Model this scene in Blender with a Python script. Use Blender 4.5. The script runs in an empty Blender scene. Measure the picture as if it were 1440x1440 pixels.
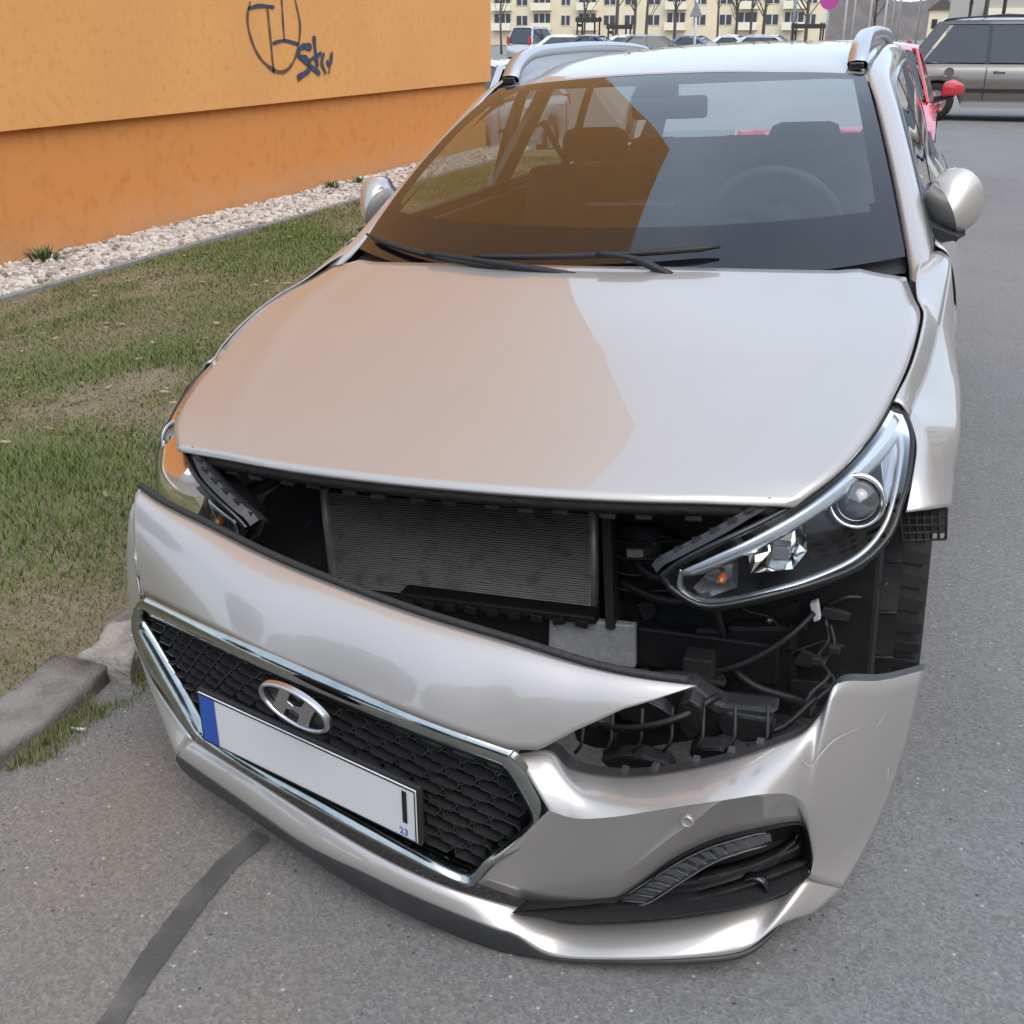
import bpy, bmesh, math, random
import numpy as np
from mathutils import Vector, Matrix, noise

# ------------------------------------------------------------------ camera, world, sun, exposure
scene = bpy.context.scene
C = scene.collection
cam_d = bpy.data.cameras.new("camera")
cam = bpy.data.objects.new("camera", cam_d)
C.objects.link(cam)
cam.matrix_world = Matrix(((0.942574, -0.131260, 0.307122, 0.739125), (0.333996, 0.370432, -0.866733, -1.675535), (-0.000000, 0.919538, 0.393000, 1.508142), (0.000000, 0.000000, 0.000000, 1.000000)))
cam_d.sensor_width = 36.0
cam_d.sensor_fit = 'HORIZONTAL'
cam_d.lens = 36.0 * 1570.0 / 1440.0
cam_d.clip_start = 0.05
cam_d.clip_end = 3000.0
scene.camera = cam

SUN_EL, SUN_AZ = math.radians(52), math.radians(138)     # azimuth clockwise from +y
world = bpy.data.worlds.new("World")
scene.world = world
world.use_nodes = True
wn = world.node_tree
bg = wn.nodes["Background"]
sky = wn.nodes.new("ShaderNodeTexSky")
sky.sky_type = 'NISHITA'
sky.sun_disc = False
sky.sun_elevation = SUN_EL
sky.sun_rotation = SUN_AZ
sky.air_density = 0.85
sky.dust_density = 2.5
sky.ozone_density = 1.0
# pale cloud-like veil added over the whole sky to lighten it and its reflections
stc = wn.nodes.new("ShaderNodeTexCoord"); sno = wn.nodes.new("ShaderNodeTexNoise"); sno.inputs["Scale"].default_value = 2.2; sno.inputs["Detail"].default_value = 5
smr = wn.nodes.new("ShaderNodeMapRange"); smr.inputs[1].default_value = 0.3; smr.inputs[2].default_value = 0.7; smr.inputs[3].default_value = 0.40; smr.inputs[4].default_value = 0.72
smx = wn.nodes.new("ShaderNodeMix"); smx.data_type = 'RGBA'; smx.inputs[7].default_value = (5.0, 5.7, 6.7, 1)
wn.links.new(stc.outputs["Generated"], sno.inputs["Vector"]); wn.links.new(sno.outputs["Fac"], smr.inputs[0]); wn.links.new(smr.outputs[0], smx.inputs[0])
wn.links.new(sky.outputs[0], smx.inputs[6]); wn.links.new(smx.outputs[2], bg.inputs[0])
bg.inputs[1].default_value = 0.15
sun_d = bpy.data.lights.new("sun", 'SUN')
sun = bpy.data.objects.new("sun", sun_d)
C.objects.link(sun)
sun_d.energy = 0.7
sun_d.angle = math.radians(50)
sun_d.color = (1.0, 0.96, 0.90)
sdir = Vector((math.sin(SUN_AZ) * math.cos(SUN_EL), math.cos(SUN_AZ) * math.cos(SUN_EL), math.sin(SUN_EL)))
sun.rotation_euler = sdir.to_track_quat('Z', 'Y').to_euler()
sun.location = sdir * 50
scene.view_settings.view_transform = 'Standard'
scene.view_settings.look = 'None'
scene.view_settings.gamma = 1.0
scene.view_settings.use_curve_mapping = False
scene.view_settings.exposure = 0.92
scene.cycles.max_bounces = 8
scene.cycles.transparent_max_bounces = 12
scene.cycles.caustics_reflective = False
scene.cycles.caustics_refractive = False
scene.cycles.use_denoising = True

random.seed(7)
rng = np.random.default_rng(11)
PI = math.pi

# measured outlines of the car (car frame, metres) and of the ground marks and graffiti (world)
P = {
    'cap_top': [(-0.6714, 0.1, 0.681), (-0.5954, 0.075, 0.6615), (-0.4674, 0.035, 0.6459), (-0.2899, -0.03, 0.6308), (-0.115, -0.085, 0.6199), (0.0695, -0.125, 0.6045), (0.2547, -0.15, 0.5894), (0.3789, -0.157, 0.5718), (0.4671, -0.157, 0.5641), (0.5617, -0.147, 0.5586)],
    'cap_bot': [(-0.6293, 0, 0.4761), (-0.6081, -0.01, 0.4889), (-0.2852, -0.165, 0.5222), (-0.0586, -0.216, 0.4991), (0.1235, -0.223, 0.4595), (0.2627, -0.2146, 0.4247), (0.2758, -0.2073, 0.414), (0.3633, -0.1949, 0.4509), (0.4433, -0.1794, 0.4941), (0.5618, -0.1474, 0.5589)],
    'cap_virtual': [(-0.6293, 0, 0.4761), (-0.6081, -0.01, 0.4889), (-0.2852, -0.165, 0.5222), (-0.0586, -0.216, 0.4991), (0.1376, -0.2499, 0.4792), (0.2766, -0.2473, 0.4494), (0.3308, -0.2441, 0.4336), (0.4, -0.238, 0.4123), (0.4786, -0.2271, 0.3845), (0.5872, -0.1987, 0.3354)],
    'cap_cut_x': [0.2766, 0.3308, 0.4, 0.4786, 0.5872],
    'cap_cut_w': [1, 0.9, 0.6, 0.3, 0],
    'ring_out': [(-0.6077, -0.01, 0.4906), (-0.2826, -0.168, 0.5257), (-0.0558, -0.22, 0.5033), (0.1377, -0.2499, 0.4806), (0.2695, -0.2476, 0.4523), (0.2873, -0.2467, 0.4457), (0.3031, -0.2459, 0.4249), (0.3273, -0.2443, 0.379), (0.3414, -0.2433, 0.3432), (0.335, -0.2438, 0.3034), (0.2949, -0.2463, 0.2562), (0.2347, -0.2489, 0.2025), (0.2045, -0.2496, 0.1598), (0.1839, -0.2499, 0.1515), (0.0979, -0.2491, 0.1741), (-0.1377, -0.21, 0.2145), (-0.2991, -0.165, 0.227), (-0.457, -0.1, 0.2233), (-0.4863, -0.09, 0.2248), (-0.5443, -0.06, 0.238), (-0.6231, -0.02, 0.2817), (-0.6762, 0.01, 0.3398), (-0.687, 0.02, 0.3934), (-0.6672, 0.015, 0.4398), (-0.6353, 0, 0.4736)],
    'ring_in': [(-0.6085, -0.005, 0.4383), (-0.2997, -0.155, 0.477), (-0.0707, -0.205, 0.4529), (0.1278, -0.2378, 0.4318), (0.2402, -0.2367, 0.4085), (0.2571, -0.2361, 0.4017), (0.2688, -0.2356, 0.3898), (0.2901, -0.2346, 0.3481), (0.3033, -0.2339, 0.316), (0.2988, -0.2341, 0.2977), (0.267, -0.2357, 0.2633), (0.2148, -0.2374, 0.2096), (0.1914, -0.2378, 0.1778), (0.1748, -0.238, 0.1705), (0.094, -0.237, 0.1931), (-0.13, -0.2, 0.2362), (-0.2795, -0.16, 0.249), (-0.4232, -0.105, 0.2486), (-0.4525, -0.09, 0.257), (-0.5025, -0.06, 0.2887), (-0.5676, -0.025, 0.3389), (-0.6276, 0.005, 0.3931), (-0.6488, 0.015, 0.4153), (-0.643, 0.012, 0.4313), (-0.6276, 0.005, 0.4438)],
    'cheek_top': [(0.2839, -0.2269, 0.4289), (0.3349, -0.2038, 0.4291), (0.363, -0.1816, 0.3846), (0.4371, -0.1635, 0.372), (0.5175, -0.1493, 0.3874), (0.6048, -0.1215, 0.4086), (0.6774, -0.0796, 0.4267), (0.7185, -0.0535, 0.4409), (0.7422, -0.0271, 0.4669), (0.7653, -0.0066, 0.5139), (0.8276, 0.1054, 0.4638), (0.8963, 0.2975, 0.3851)],
    'cheek_crease': [(0.3523, -0.2725, 0.3646), (0.3961, -0.2684, 0.3563), (0.453, -0.2613, 0.3668), (0.5187, -0.2491, 0.3851), (0.5714, -0.2343, 0.3969), (0.6275, -0.2108, 0.4029), (0.6735, -0.1775, 0.3983), (0.7082, -0.1386, 0.3778), (0.7297, -0.1015, 0.3375), (0.7493, -0.0683, 0.2769), (0.794, 0.0111, 0.2088), (0.8406, 0.1104, 0.1513)],
    'cheek_bot': [(0.2045, -0.2496, 0.1598), (0.2941, -0.2164, 0.1147), (0.4081, -0.1871, 0.108), (0.4392, -0.1833, 0.1273), (0.5284, -0.1667, 0.2164), (0.5898, -0.1477, 0.2564), (0.6436, -0.122, 0.2684), (0.7179, -0.0741, 0.2711), (0.7347, -0.056, 0.239), (0.7453, -0.0533, 0.1868), (0.7457, -0.0628, 0.155), (0.7966, -0.0065, 0.0993)],
    'fog': [(0.4449, -0.2025, 0.1454), (0.5333, -0.188, 0.2349), (0.5887, -0.1731, 0.2733), (0.6369, -0.1533, 0.2882), (0.7197, -0.0923, 0.2854), (0.7364, -0.0765, 0.2553), (0.7453, -0.0683, 0.199), (0.743, -0.0736, 0.1649), (0.7003, -0.1208, 0.1553), (0.6213, -0.1764, 0.1514), (0.481, -0.2217, 0.1292), (0.3603, -0.2393, 0.1092), (0.2656, -0.2478, 0.1073)],
    'lip_top': [(-0.4957, -0.085, 0.2128), (-0.3011, -0.165, 0.2149), (-0.0971, -0.22, 0.183), (0.045, -0.2468, 0.1588), (0.1704, -0.25, 0.1338), (0.2762, -0.2173, 0.0947), (0.3436, -0.1932, 0.0633), (0.4666, -0.1692, 0.0784), (0.6131, -0.1278, 0.1066), (0.6963, -0.0844, 0.123), (0.7417, -0.0577, 0.1513), (0.7966, -0.0065, 0.0993)],
    'lip_bot': [(-0.5416, -0.09, 0.1684), (-0.3422, -0.17, 0.1642), (-0.1682, -0.225, 0.1404), (-0.0186, -0.255, 0.1283), (0.1141, -0.2695, 0.1099), (0.2343, -0.2664, 0.0833), (0.2735, -0.2624, 0.0767), (0.3377, -0.2561, 0.0419), (0.4545, -0.2411, 0.0551), (0.5703, -0.2122, 0.0661), (0.6524, -0.1717, 0.0685), (0.704, -0.13, 0.0999), (0.756, -0.0695, 0.0874)],
    'spoil': [(-0.5545, -0.07, 0.1325), (-0.5206, -0.085, 0.1121), (-0.318, -0.165, 0.1129), (-0.1076, -0.225, 0.0806), (0.0339, -0.2462, 0.0529), (0.1624, -0.25, 0.0266), (0.2527, -0.2483, 0.0138), (0.3417, -0.2433, 0.0214), (0.4515, -0.2315, 0.0356), (0.5689, -0.2051, 0.0464), (0.6575, -0.1635, 0.0498), (0.7091, -0.1227, 0.0933)],
    'sil_r': [(0.8963, 0.2975, 0.3851), (0.8799, 0.2364, 0.3147), (0.8634, 0.1806, 0.2473), (0.8449, 0.1246, 0.2126), (0.8436, 0.1141, 0.1571), (0.8317, 0.0787, 0.1019), (0.7963, 0.0002, 0.0936), (0.756, -0.0695, 0.0874)],
    'sil_l': [(-0.6969, 0.08, 0.6023), (-0.7115, 0.07, 0.5271), (-0.7201, 0.06, 0.4372), (-0.7133, 0.05, 0.3561), (-0.6855, 0.03, 0.2737), (-0.613, -0.03, 0.2062), (-0.5416, -0.09, 0.1684)],
    'plate': [(-0.4054, -0.155, 0.3865), (0.1092, -0.275, 0.3534), (0.1197, -0.275, 0.2358), (-0.4052, -0.155, 0.2748)],
    'emblem': [(-0.1749, -0.2524, 0.4951), (-0.0305, -0.2713, 0.4557), (-0.1011, -0.2635, 0.4776)],
    'lamp_top': [(0.439, 0.1224, 0.6025), (0.477, 0.1246, 0.6371), (0.5475, 0.1465, 0.6769), (0.6529, 0.238, 0.7178), (0.7134, 0.3356, 0.7447), (0.7591, 0.4549, 0.7759), (0.7887, 0.5763, 0.8118)],
    'lamp_out': [(0.7887, 0.5763, 0.8118), (0.8028, 0.5726, 0.8036), (0.8233, 0.5423, 0.7799), (0.8339, 0.5005, 0.753), (0.8333, 0.4279, 0.7092), (0.8242, 0.3731, 0.6716), (0.8123, 0.332, 0.6322), (0.7696, 0.2735, 0.5966), (0.6969, 0.2083, 0.58), (0.6113, 0.1575, 0.5653), (0.5281, 0.13, 0.5492), (0.4906, 0.1247, 0.5568), (0.4517, 0.1238, 0.5821)],
    'hood_edge': [(0.655, 0.22, 0.724), (0.7155, 0.305, 0.7605), (0.76, 0.43, 0.7901), (0.7866, 0.56, 0.8167), (0.8084, 0.7, 0.8519), (0.8178, 0.84, 0.8823), (0.8182, 0.97, 0.9015), (0.8001, 1.05, 0.9155), (0.7754, 1.17, 0.938)],
    'hood_front': [(-0.6672, 0.22, 0.7145), (-0.4881, 0.19, 0.7191), (-0.2114, 0.15, 0.7315), (-0.0166, 0.13, 0.7345), (0.1185, 0.12, 0.7396), (0.2667, 0.13, 0.74), (0.3933, 0.15, 0.7373), (0.5147, 0.18, 0.7303), (0.655, 0.22, 0.724)],
    'hood_rear': [(-0.7894, 1.3, 0.9376), (-0.5904, 1.22, 0.9432), (-0.2507, 1.13, 0.9581), (0.1138, 1.08, 0.9703), (0.4072, 1.12, 0.9696), (0.6176, 1.2, 0.9616), (0.6976, 1.24, 0.9606), (0.7505, 1.3, 0.9608)],
    'fen_crease': [(0.8183, 0.63, 0.7733), (0.8445, 0.8, 0.8044), (0.8572, 1, 0.8393), (0.8691, 1.3, 0.9246)],
    'fen_sil': [(0.9189, 0.5, 0.6337), (0.9196, 0.65, 0.7001), (0.9151, 0.95, 0.7409), (0.8991, 1.15, 0.7533), (0.8933, 1.6, 0.7834), (0.8898, 2, 0.8455)],
    'fen_bot': [(0.8231, 0.42, 0.6523), (0.919, 0.5, 0.6322)],
    'ws_low': [(-0.775, 1.3, 0.9586), (0.7471, 1.3, 0.9607)],
    'ws_top': [(-0.584, 2.04, 1.357), (-0.1292, 1.98, 1.3799), (0.042, 1.97, 1.3861), (0.3494, 1.99, 1.3792), (0.5802, 2.04, 1.3643)],
    'rad': [(-0.4135, 0.4, 0.5814), (0.2327, 0.4, 0.5913), (0.2388, 0.4, 0.3625), (-0.4174, 0.4, 0.3646)],
    'mirror': [(0.7947, 1.62, 1.1088), (0.8196, 1.62, 1.1267), (0.8713, 1.62, 1.1351), (0.9113, 1.62, 1.1167), (0.9302, 1.62, 1.0842), (0.9349, 1.62, 1.0388), (0.9208, 1.62, 0.9891), (0.9007, 1.62, 0.9611), (0.8795, 1.62, 0.9609), (0.8229, 1.62, 0.9924), (0.7964, 1.62, 1.0072), (0.7906, 1.62, 1.0537)],
    'mir_c': [(0.8117, 1.585, 1.1074), (0.8434, 1.545, 1.0764), (0.8667, 1.53, 1.0336), (0.8771, 1.54, 0.996), (0.8828, 1.575, 0.9683)],
    'mir_l': [(0.8117, 1.585, 1.1074), (0.7948, 1.6, 1.0748), (0.7931, 1.61, 1.0292), (0.818, 1.6, 0.9936), (0.8828, 1.575, 0.9683)],
    'mir_r': [(0.8117, 1.585, 1.1074), (0.8371, 1.6, 1.1324), (0.8817, 1.6, 1.1372), (0.9205, 1.6, 1.1101), (0.9378, 1.6, 1.0597), (0.926, 1.59, 1.0067), (0.8828, 1.575, 0.9683)],
    'mir_b': [(0.7967, 1.5, 0.9526), (0.7964, 1.5, 1.0163), (0.8378, 1.5, 0.9985), (0.8878, 1.5, 0.979), (0.9011, 1.5, 0.9827), (0.8801, 1.5, 0.9699)],
    'sail': [(0.7699, 1.5, 1.0415), (0.7983, 1.55, 1.0141), (0.8002, 1.5, 0.9526), (0.7969, 1.45, 0.9121)],
    'shelf': [(0.7821, 0.4391, 0.7391), (0.8012, 0.5139, 0.7661), (0.8156, 0.48, 0.7386), (0.8164, 0.4253, 0.7015), (0.8019, 0.3726, 0.6696), (0.7947, 0.3931, 0.6977)],
    'gr_top': [(-0.6674, 0.03, 0.4423), (-0.6255, 0.015, 0.4389), (-0.3049, -0.145, 0.4857), (-0.0751, -0.195, 0.462), (0.1191, -0.2196, 0.4281), (0.2354, -0.2189, 0.4052), (0.2649, -0.2178, 0.3963), (0.3362, -0.2137, 0.3745)],
    'gr_bot': [(-0.6325, -0.01, 0.2117), (-0.4723, -0.07, 0.2266), (-0.2911, -0.145, 0.2363), (-0.1404, -0.185, 0.223), (0.0838, -0.2186, 0.176), (0.1659, -0.22, 0.1535), (0.1872, -0.2199, 0.1462), (0.2745, -0.2174, 0.1134)],
    'wing_in': [(-0.6614, 0.09, 0.6826), (-0.6537, 0.05, 0.6003), (-0.6293, 0, 0.4761), (-0.6851, 0.02, 0.3937), (-0.6231, -0.02, 0.2817), (-0.5443, -0.06, 0.238), (-0.4957, -0.085, 0.2128)],
    'drl': [(0.4443, -0.1875, 0.1339), (0.5295, -0.1715, 0.2175), (0.5852, -0.1544, 0.2547), (0.6337, -0.1325, 0.2698), (0.6717, -0.1088, 0.2722), (0.6756, -0.1059, 0.2474), (0.6451, -0.1261, 0.2426), (0.5967, -0.1499, 0.226), (0.5468, -0.1669, 0.1867), (0.4864, -0.1807, 0.1333)],
    'slat1': [(0.5264, -0.1572, 0.1702), (0.5891, -0.1379, 0.1827), (0.6548, -0.1052, 0.1984), (0.7232, -0.0487, 0.214)],
    'slat2': [(0.5722, -0.144, 0.1834), (0.6331, -0.1178, 0.1972), (0.6865, -0.0826, 0.2107), (0.7173, -0.0547, 0.2293)],
    'slat3': [(0.5499, -0.151, 0.1374), (0.6231, -0.123, 0.1563), (0.6826, -0.0856, 0.1698), (0.7365, -0.0339, 0.172)],
    'foglamp': [(0.6597, -0.112, 0.1568)],
    'sensor': [(0.5636, -0.2069, 0.3514)],
    'tab': [(0.4562, -0.1958, 0.4083), (0.5044, -0.1872, 0.4179), (0.5662, -0.171, 0.4332), (0.6184, -0.1503, 0.4473), (0.659, -0.1275, 0.4562)],
    'scratch': [(0.7176, -0.1144, 0.4376), (0.7308, -0.1004, 0.4254), (0.7458, -0.0826, 0.415), (0.7673, -0.0537, 0.4121), (0.7866, -0.0237, 0.4153), (0.796, -0.0075, 0.4204)],
    'projector': [(0.751, 0.3447, 0.6914), (0.7958, 0.3898, 0.6849)],
    'reflector': [(0.5804, 0.1931, 0.6349), (0.6675, 0.2698, 0.6897), (0.6777, 0.2436, 0.6277), (0.6563, 0.2264, 0.5975), (0.5868, 0.1922, 0.5965)],
    'turn': [(0.4883, 0.1645, 0.5684), (0.5193, 0.1685, 0.6078), (0.5652, 0.1807, 0.6219), (0.5655, 0.1797, 0.5711), (0.5077, 0.1666, 0.5467)],
    'chrome': [(0.4682, 0.1357, 0.6168), (0.4646, 0.1356, 0.5766), (0.4944, 0.137, 0.5539), (0.5319, 0.1428, 0.5504), (0.6095, 0.1687, 0.5652), (0.6954, 0.2193, 0.583), (0.7649, 0.2801, 0.6029), (0.803, 0.3345, 0.6372), (0.8177, 0.386, 0.6814), (0.8233, 0.4758, 0.7408), (0.8155, 0.5279, 0.7726)],
    'chrome_in': [(0.486, 0.1544, 0.6103), (0.4813, 0.1541, 0.5784), (0.5019, 0.1558, 0.5643), (0.5321, 0.1608, 0.5587), (0.604, 0.1842, 0.5768), (0.687, 0.2313, 0.5962), (0.7501, 0.2833, 0.6168), (0.7861, 0.3362, 0.6461), (0.8021, 0.3888, 0.6859), (0.8056, 0.4712, 0.741), (0.7975, 0.5234, 0.7728)],
    'drl_up': [(0.4695, 0.1357, 0.6114), (0.5236, 0.1439, 0.6422), (0.5918, 0.1773, 0.6739), (0.6667, 0.2504, 0.7059), (0.7283, 0.3544, 0.7375), (0.7704, 0.465, 0.769), (0.7939, 0.5541, 0.7958)],
    'drl_lo': [(0.4811, 0.1541, 0.5927), (0.5333, 0.1616, 0.617), (0.6028, 0.1915, 0.6495), (0.679, 0.2596, 0.684), (0.7477, 0.3633, 0.7163), (0.7949, 0.47, 0.7477), (0.8119, 0.5444, 0.7741)],
    'flange': [(0.429, 0.1313, 0.6055), (0.4429, 0.1329, 0.6221), (0.4684, 0.1342, 0.6387), (0.5429, 0.1566, 0.6829), (0.5884, 0.191, 0.7074), (0.6361, 0.2403, 0.7248)],
    'shroud': [(-0.6475, 0.42, 0.4762), (-0.5882, 0.42, 0.5481), (-0.5224, 0.42, 0.5865), (-0.4254, 0.42, 0.5778), (-0.4273, 0.42, 0.3444), (-0.6582, 0.42, 0.3633)],
    'sticker': [(-0.6976, 0.34, 0.5711), (-0.6541, 0.34, 0.5946), (-0.6275, 0.34, 0.5813), (-0.6756, 0.34, 0.5518)],
    'plate2': [(0.1341, 0.36, 0.3545), (0.325, 0.36, 0.3615), (0.3242, 0.36, 0.2582), (0.1264, 0.36, 0.2438)],
    'beam': [(-0.2155, 0.34, 0.3762), (0.2415, 0.34, 0.3802), (0.2457, 0.34, 0.3605), (-0.2089, 0.34, 0.3538)],
    'clip': [(0.6718, 0.4, 0.4393), (0.6879, 0.4, 0.4479), (0.6955, 0.4, 0.4075), (0.6822, 0.4, 0.3991)],
    'lat': [(0.825, 0.46, 0.6331), (0.9096, 0.52, 0.6201), (0.9129, 0.52, 0.5566), (0.8326, 0.46, 0.571)],
    'liner': [(0.7003, 0.5, 0.5226), (0.726, 0.5, 0.2085), (0.8726, 0.5, 0.5731), (0.895, 0.5, 0.2373)],
    'wire1': [(0.681, 0.4, 0.4215), (0.6475, 0.36, 0.3927), (0.6032, 0.34, 0.3565), (0.5495, 0.33, 0.3208), (0.4924, 0.33, 0.2948)],
    'wire2': [(0.7052, 0.38, 0.4225), (0.7162, 0.36, 0.3871), (0.6998, 0.34, 0.3556), (0.7252, 0.3, 0.3428), (0.6977, 0.26, 0.3221), (0.6884, 0.24, 0.2929)],
    'wire3': [(0.707, 0.42, 0.4341), (0.7399, 0.42, 0.4544), (0.7789, 0.44, 0.4529), (0.8138, 0.45, 0.4809)],
    'wheel_px': [(0.5621, 2, 1.2325)],
    'strut': [(0.4443, 0.28, 0.3487), (0.5015, 0.28, 0.3497), (0.5049, 0.28, 0.1661), (0.4385, 0.28, 0.1619)],
    'boxq': [(0.5064, 0.4, 0.3669), (0.6493, 0.4, 0.3878), (0.6595, 0.4, 0.1702), (0.5112, 0.4, 0.1606)],
    'pan': [(0.2801, 0, 0.275), (0.3374, 0, 0.356), (0.4306, 0, 0.4106), (0.507, 0, 0.4243), (0.5574, 0, 0.3899), (0.6666, 0, 0.3962), (0.5587, 0, 0.3221), (0.3895, 0, 0.258)],
    'ribs': [(0.2659, 0.4, 0.5659), (0.3712, 0.4, 0.5693), (0.3714, 0.4, 0.398), (0.2632, 0.4, 0.4001)],
    'g_oval': [(-4.994, 7.6624, 1.7765), (-4.994, 7.5936, 1.6451), (-4.994, 7.6154, 1.5024), (-4.994, 7.7084, 1.3566), (-4.994, 7.8608, 1.2531), (-4.994, 8.0518, 1.194), (-4.994, 8.2091, 1.2084), (-4.994, 8.3541, 1.2921), (-4.994, 8.4551, 1.4276), (-4.994, 8.5071, 1.5947), (-4.994, 8.4746, 1.735), (-4.994, 8.4371, 1.837)],
    'g_a': [(-4.994, 7.6179, 1.7191), (-4.994, 7.8095, 1.7456), (-4.994, 8.0636, 1.7391)],
    'g_b': [(-4.994, 7.9403, 1.7367), (-4.994, 7.9509, 1.5022), (-4.994, 7.9616, 1.1843)],
    'g_c': [(-4.994, 8.2027, 1.8247), (-4.994, 8.1963, 1.6225), (-4.994, 8.1954, 1.4536)],
    'g_d': [(-4.994, 7.9774, 1.4368), (-4.994, 8.1964, 1.4597), (-4.994, 8.4551, 1.4276)],
    'g_s': [(-4.994, 8.6987, 1.4007), (-4.994, 8.5055, 1.4023), (-4.994, 8.4401, 1.3281), (-4.994, 8.5967, 1.2751), (-4.994, 8.6134, 1.1982), (-4.994, 8.383, 1.1284)],
    'g_k': [(-4.994, 8.7555, 1.5018), (-4.994, 8.7656, 1.3745), (-4.994, 8.7856, 1.2133)],
    'g_k2': [(-4.994, 8.8911, 1.3473), (-4.994, 8.6226, 1.2618), (-4.994, 8.835, 1.1535)],
    'g_h': [(-4.994, 8.9347, 1.3468), (-4.994, 8.8784, 1.2567), (-4.994, 8.9517, 1.1502)],
    'g_h2': [(-4.994, 9.0972, 1.3447), (-4.994, 9.0532, 1.24), (-4.994, 8.9679, 1.268)],
    'g_h3': [(-4.994, 9.099, 1.3578), (-4.994, 8.9961, 1.1489)],
    'seam': [(-0.3964, -0.0828, 0), (-0.3492, -0.0995, 0), (-0.3682, -0.1972, 0), (-0.365, -0.2769, 0), (-0.3623, -0.3557, 0), (-0.355, -0.4279, 0), (-0.3481, -0.4956, 0), (-0.3444, -0.5443, 0), (-0.3256, -0.6161, 0), (-0.3, -1.2, 0), (-0.22, -2.4, 0), (-0.16, -3.4, 0), (-0.21, -3.4, 0), (-0.27, -2.4, 0), (-0.35, -1.2, 0), (-0.3752, -0.6337, 0), (-0.3866, -0.5461, 0), (-0.4047, -0.4634, -0), (-0.4141, -0.3837, 0), (-0.4172, -0.3057, 0), (-0.4163, -0.1988, 0)],
    'kA': [(-1.1443, 0.032, 0.06), (-1.175, 0.2424, 0.06), (-1.116, 0.2744, 0.06), (-1.0101, 0.2389, 0.06), (-1.001, 0.0636, 0.06), (-0.9637, -0.166, 0.06)],
    'kB': [(-1.1103, 0.2696, 0.07), (-1.1389, 0.3516, 0.07), (-1.054, 0.4177, 0.07), (-0.9758, 0.3361, 0.07), (-1.0096, 0.2323, 0.07)],
    'kC': [(-1.1588, 0.4062, 0.05), (-1.1867, 0.4711, 0.05), (-1.1369, 0.5058, 0.05), (-1.082, 0.4539, 0.05)],
    'cig': [(-1.0411, 0.1288, -0.05), (-1.0027, 0.136, -0.05)],
    'weeds': [(-4.8586, 4.5162, 0.06), (-4.9715, 8.6703, 0.06), (-4.8582, 9.2043, 0.06), (-4.26, 5.8709, 0.06)],
    'panel': [(-5, 4.4743, 0.9382), (-5, 7.5046, 0.9374), (-5, 13.6466, 0.8995), (-5, 13.6688, 1.9356)],
    'base': [(-5.0324, 4.2935, 0.06), (-4.9745, 6.7432, 0.06), (-4.9219, 10.5975, 0.06)],
    'gkerb': [(-4.3557, 3.5517, 0.06), (-4.3033, 5.2649, 0.06), (-4.2119, 8.0012, 0.06)],
    'van': [(1.1455, 27.1175, 0.05), (0.1164, 21.5, 1.6148), (2.0552, 21.5, 1.7605), (0.7576, 21.5, 1.3784)],
    'redmirror': [(0.8346, 6, 1.2081), (0.847, 7, 1.169), (0.8594, 8, 1.1299)],
    'redroof': [(0.3564, 7, 1.526), (0.3123, 8, 1.5281), (0.2681, 9, 1.5301)],
    'bg_van': [0.1478],
    'bg_silver': [-5.9442, 16.5],
    'bg_mpv': [-23.3308, 66],
    'bg_lot': [(-12.6812, 47), (-12.9074, 56), (-10.7, 50), (-9.5305, 52), (-8.4292, 56), (-6.475, 55), (-16.8462, 58)],
    'bg_fac': [(-68.3672, 183), (-16.5251, 183)],
    'bg_bays': [(-75.181, 'b'), (-71.5541, 'w'), (-66.2921, 'b'), (-62.9948, 'w'), (-59.6083, 'b'), (-55.7015, 'n'), (-52.1533, 'b'), (-48.5576, 'w'), (-45.1861, 'w'), (-41.5291, 'w'), (-38.0065, 'b'), (-34.3837, 'w'), (-30.4381, 'w'), (-27.1365, 'b'), (-23.5085, 'w'), (-20.289, 'b'), (-17.8925, 'n')],
    'bg_grey': [0.9351, 62],
    'bg_house': [0.1866, 150],
    'bg_trees': [(-21.4401, 75), (-15.8875, 62), (-15.9301, 66), (-18.4294, 80), (-14.3496, 70), (-12.6309, 75), (-12.6328, 82), (-10.4367, 74), (-10.2056, 78), (-5.8154, 62), (-2.908, 70), (2.2987, 50), (-32.6531, 90)],
    'bg_stakes': [(-16.9845, 60), (-15.2888, 60), (-5.4037, 58), (2.2383, 48)],
    'bg_poles': [(-3.9864, 62), (-3.8401, 66), (-2.8859, 64), (-2.0565, 62), (-1.9103, 68), (-1.7485, 72), (-0.6193, 70)],
    'bg_round': [-2.9208, 40],
    'bg_round_z': [2.5225],
    'bg_tri': [-6.5514, 36],
    'bg_tri_z': [2.1775],
    'bg_lamp': [-6.2939, 60],
}


CAR_M = Matrix(((0.998546, 0.021212, -0.049554, -0.019091), (-0.021823, 0.999692, -0.011820, 0.000277), (0.049288, 0.012884, 0.998701, -0.011596), (0.000000, 0.000000, 0.000000, 1.000000)))

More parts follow.
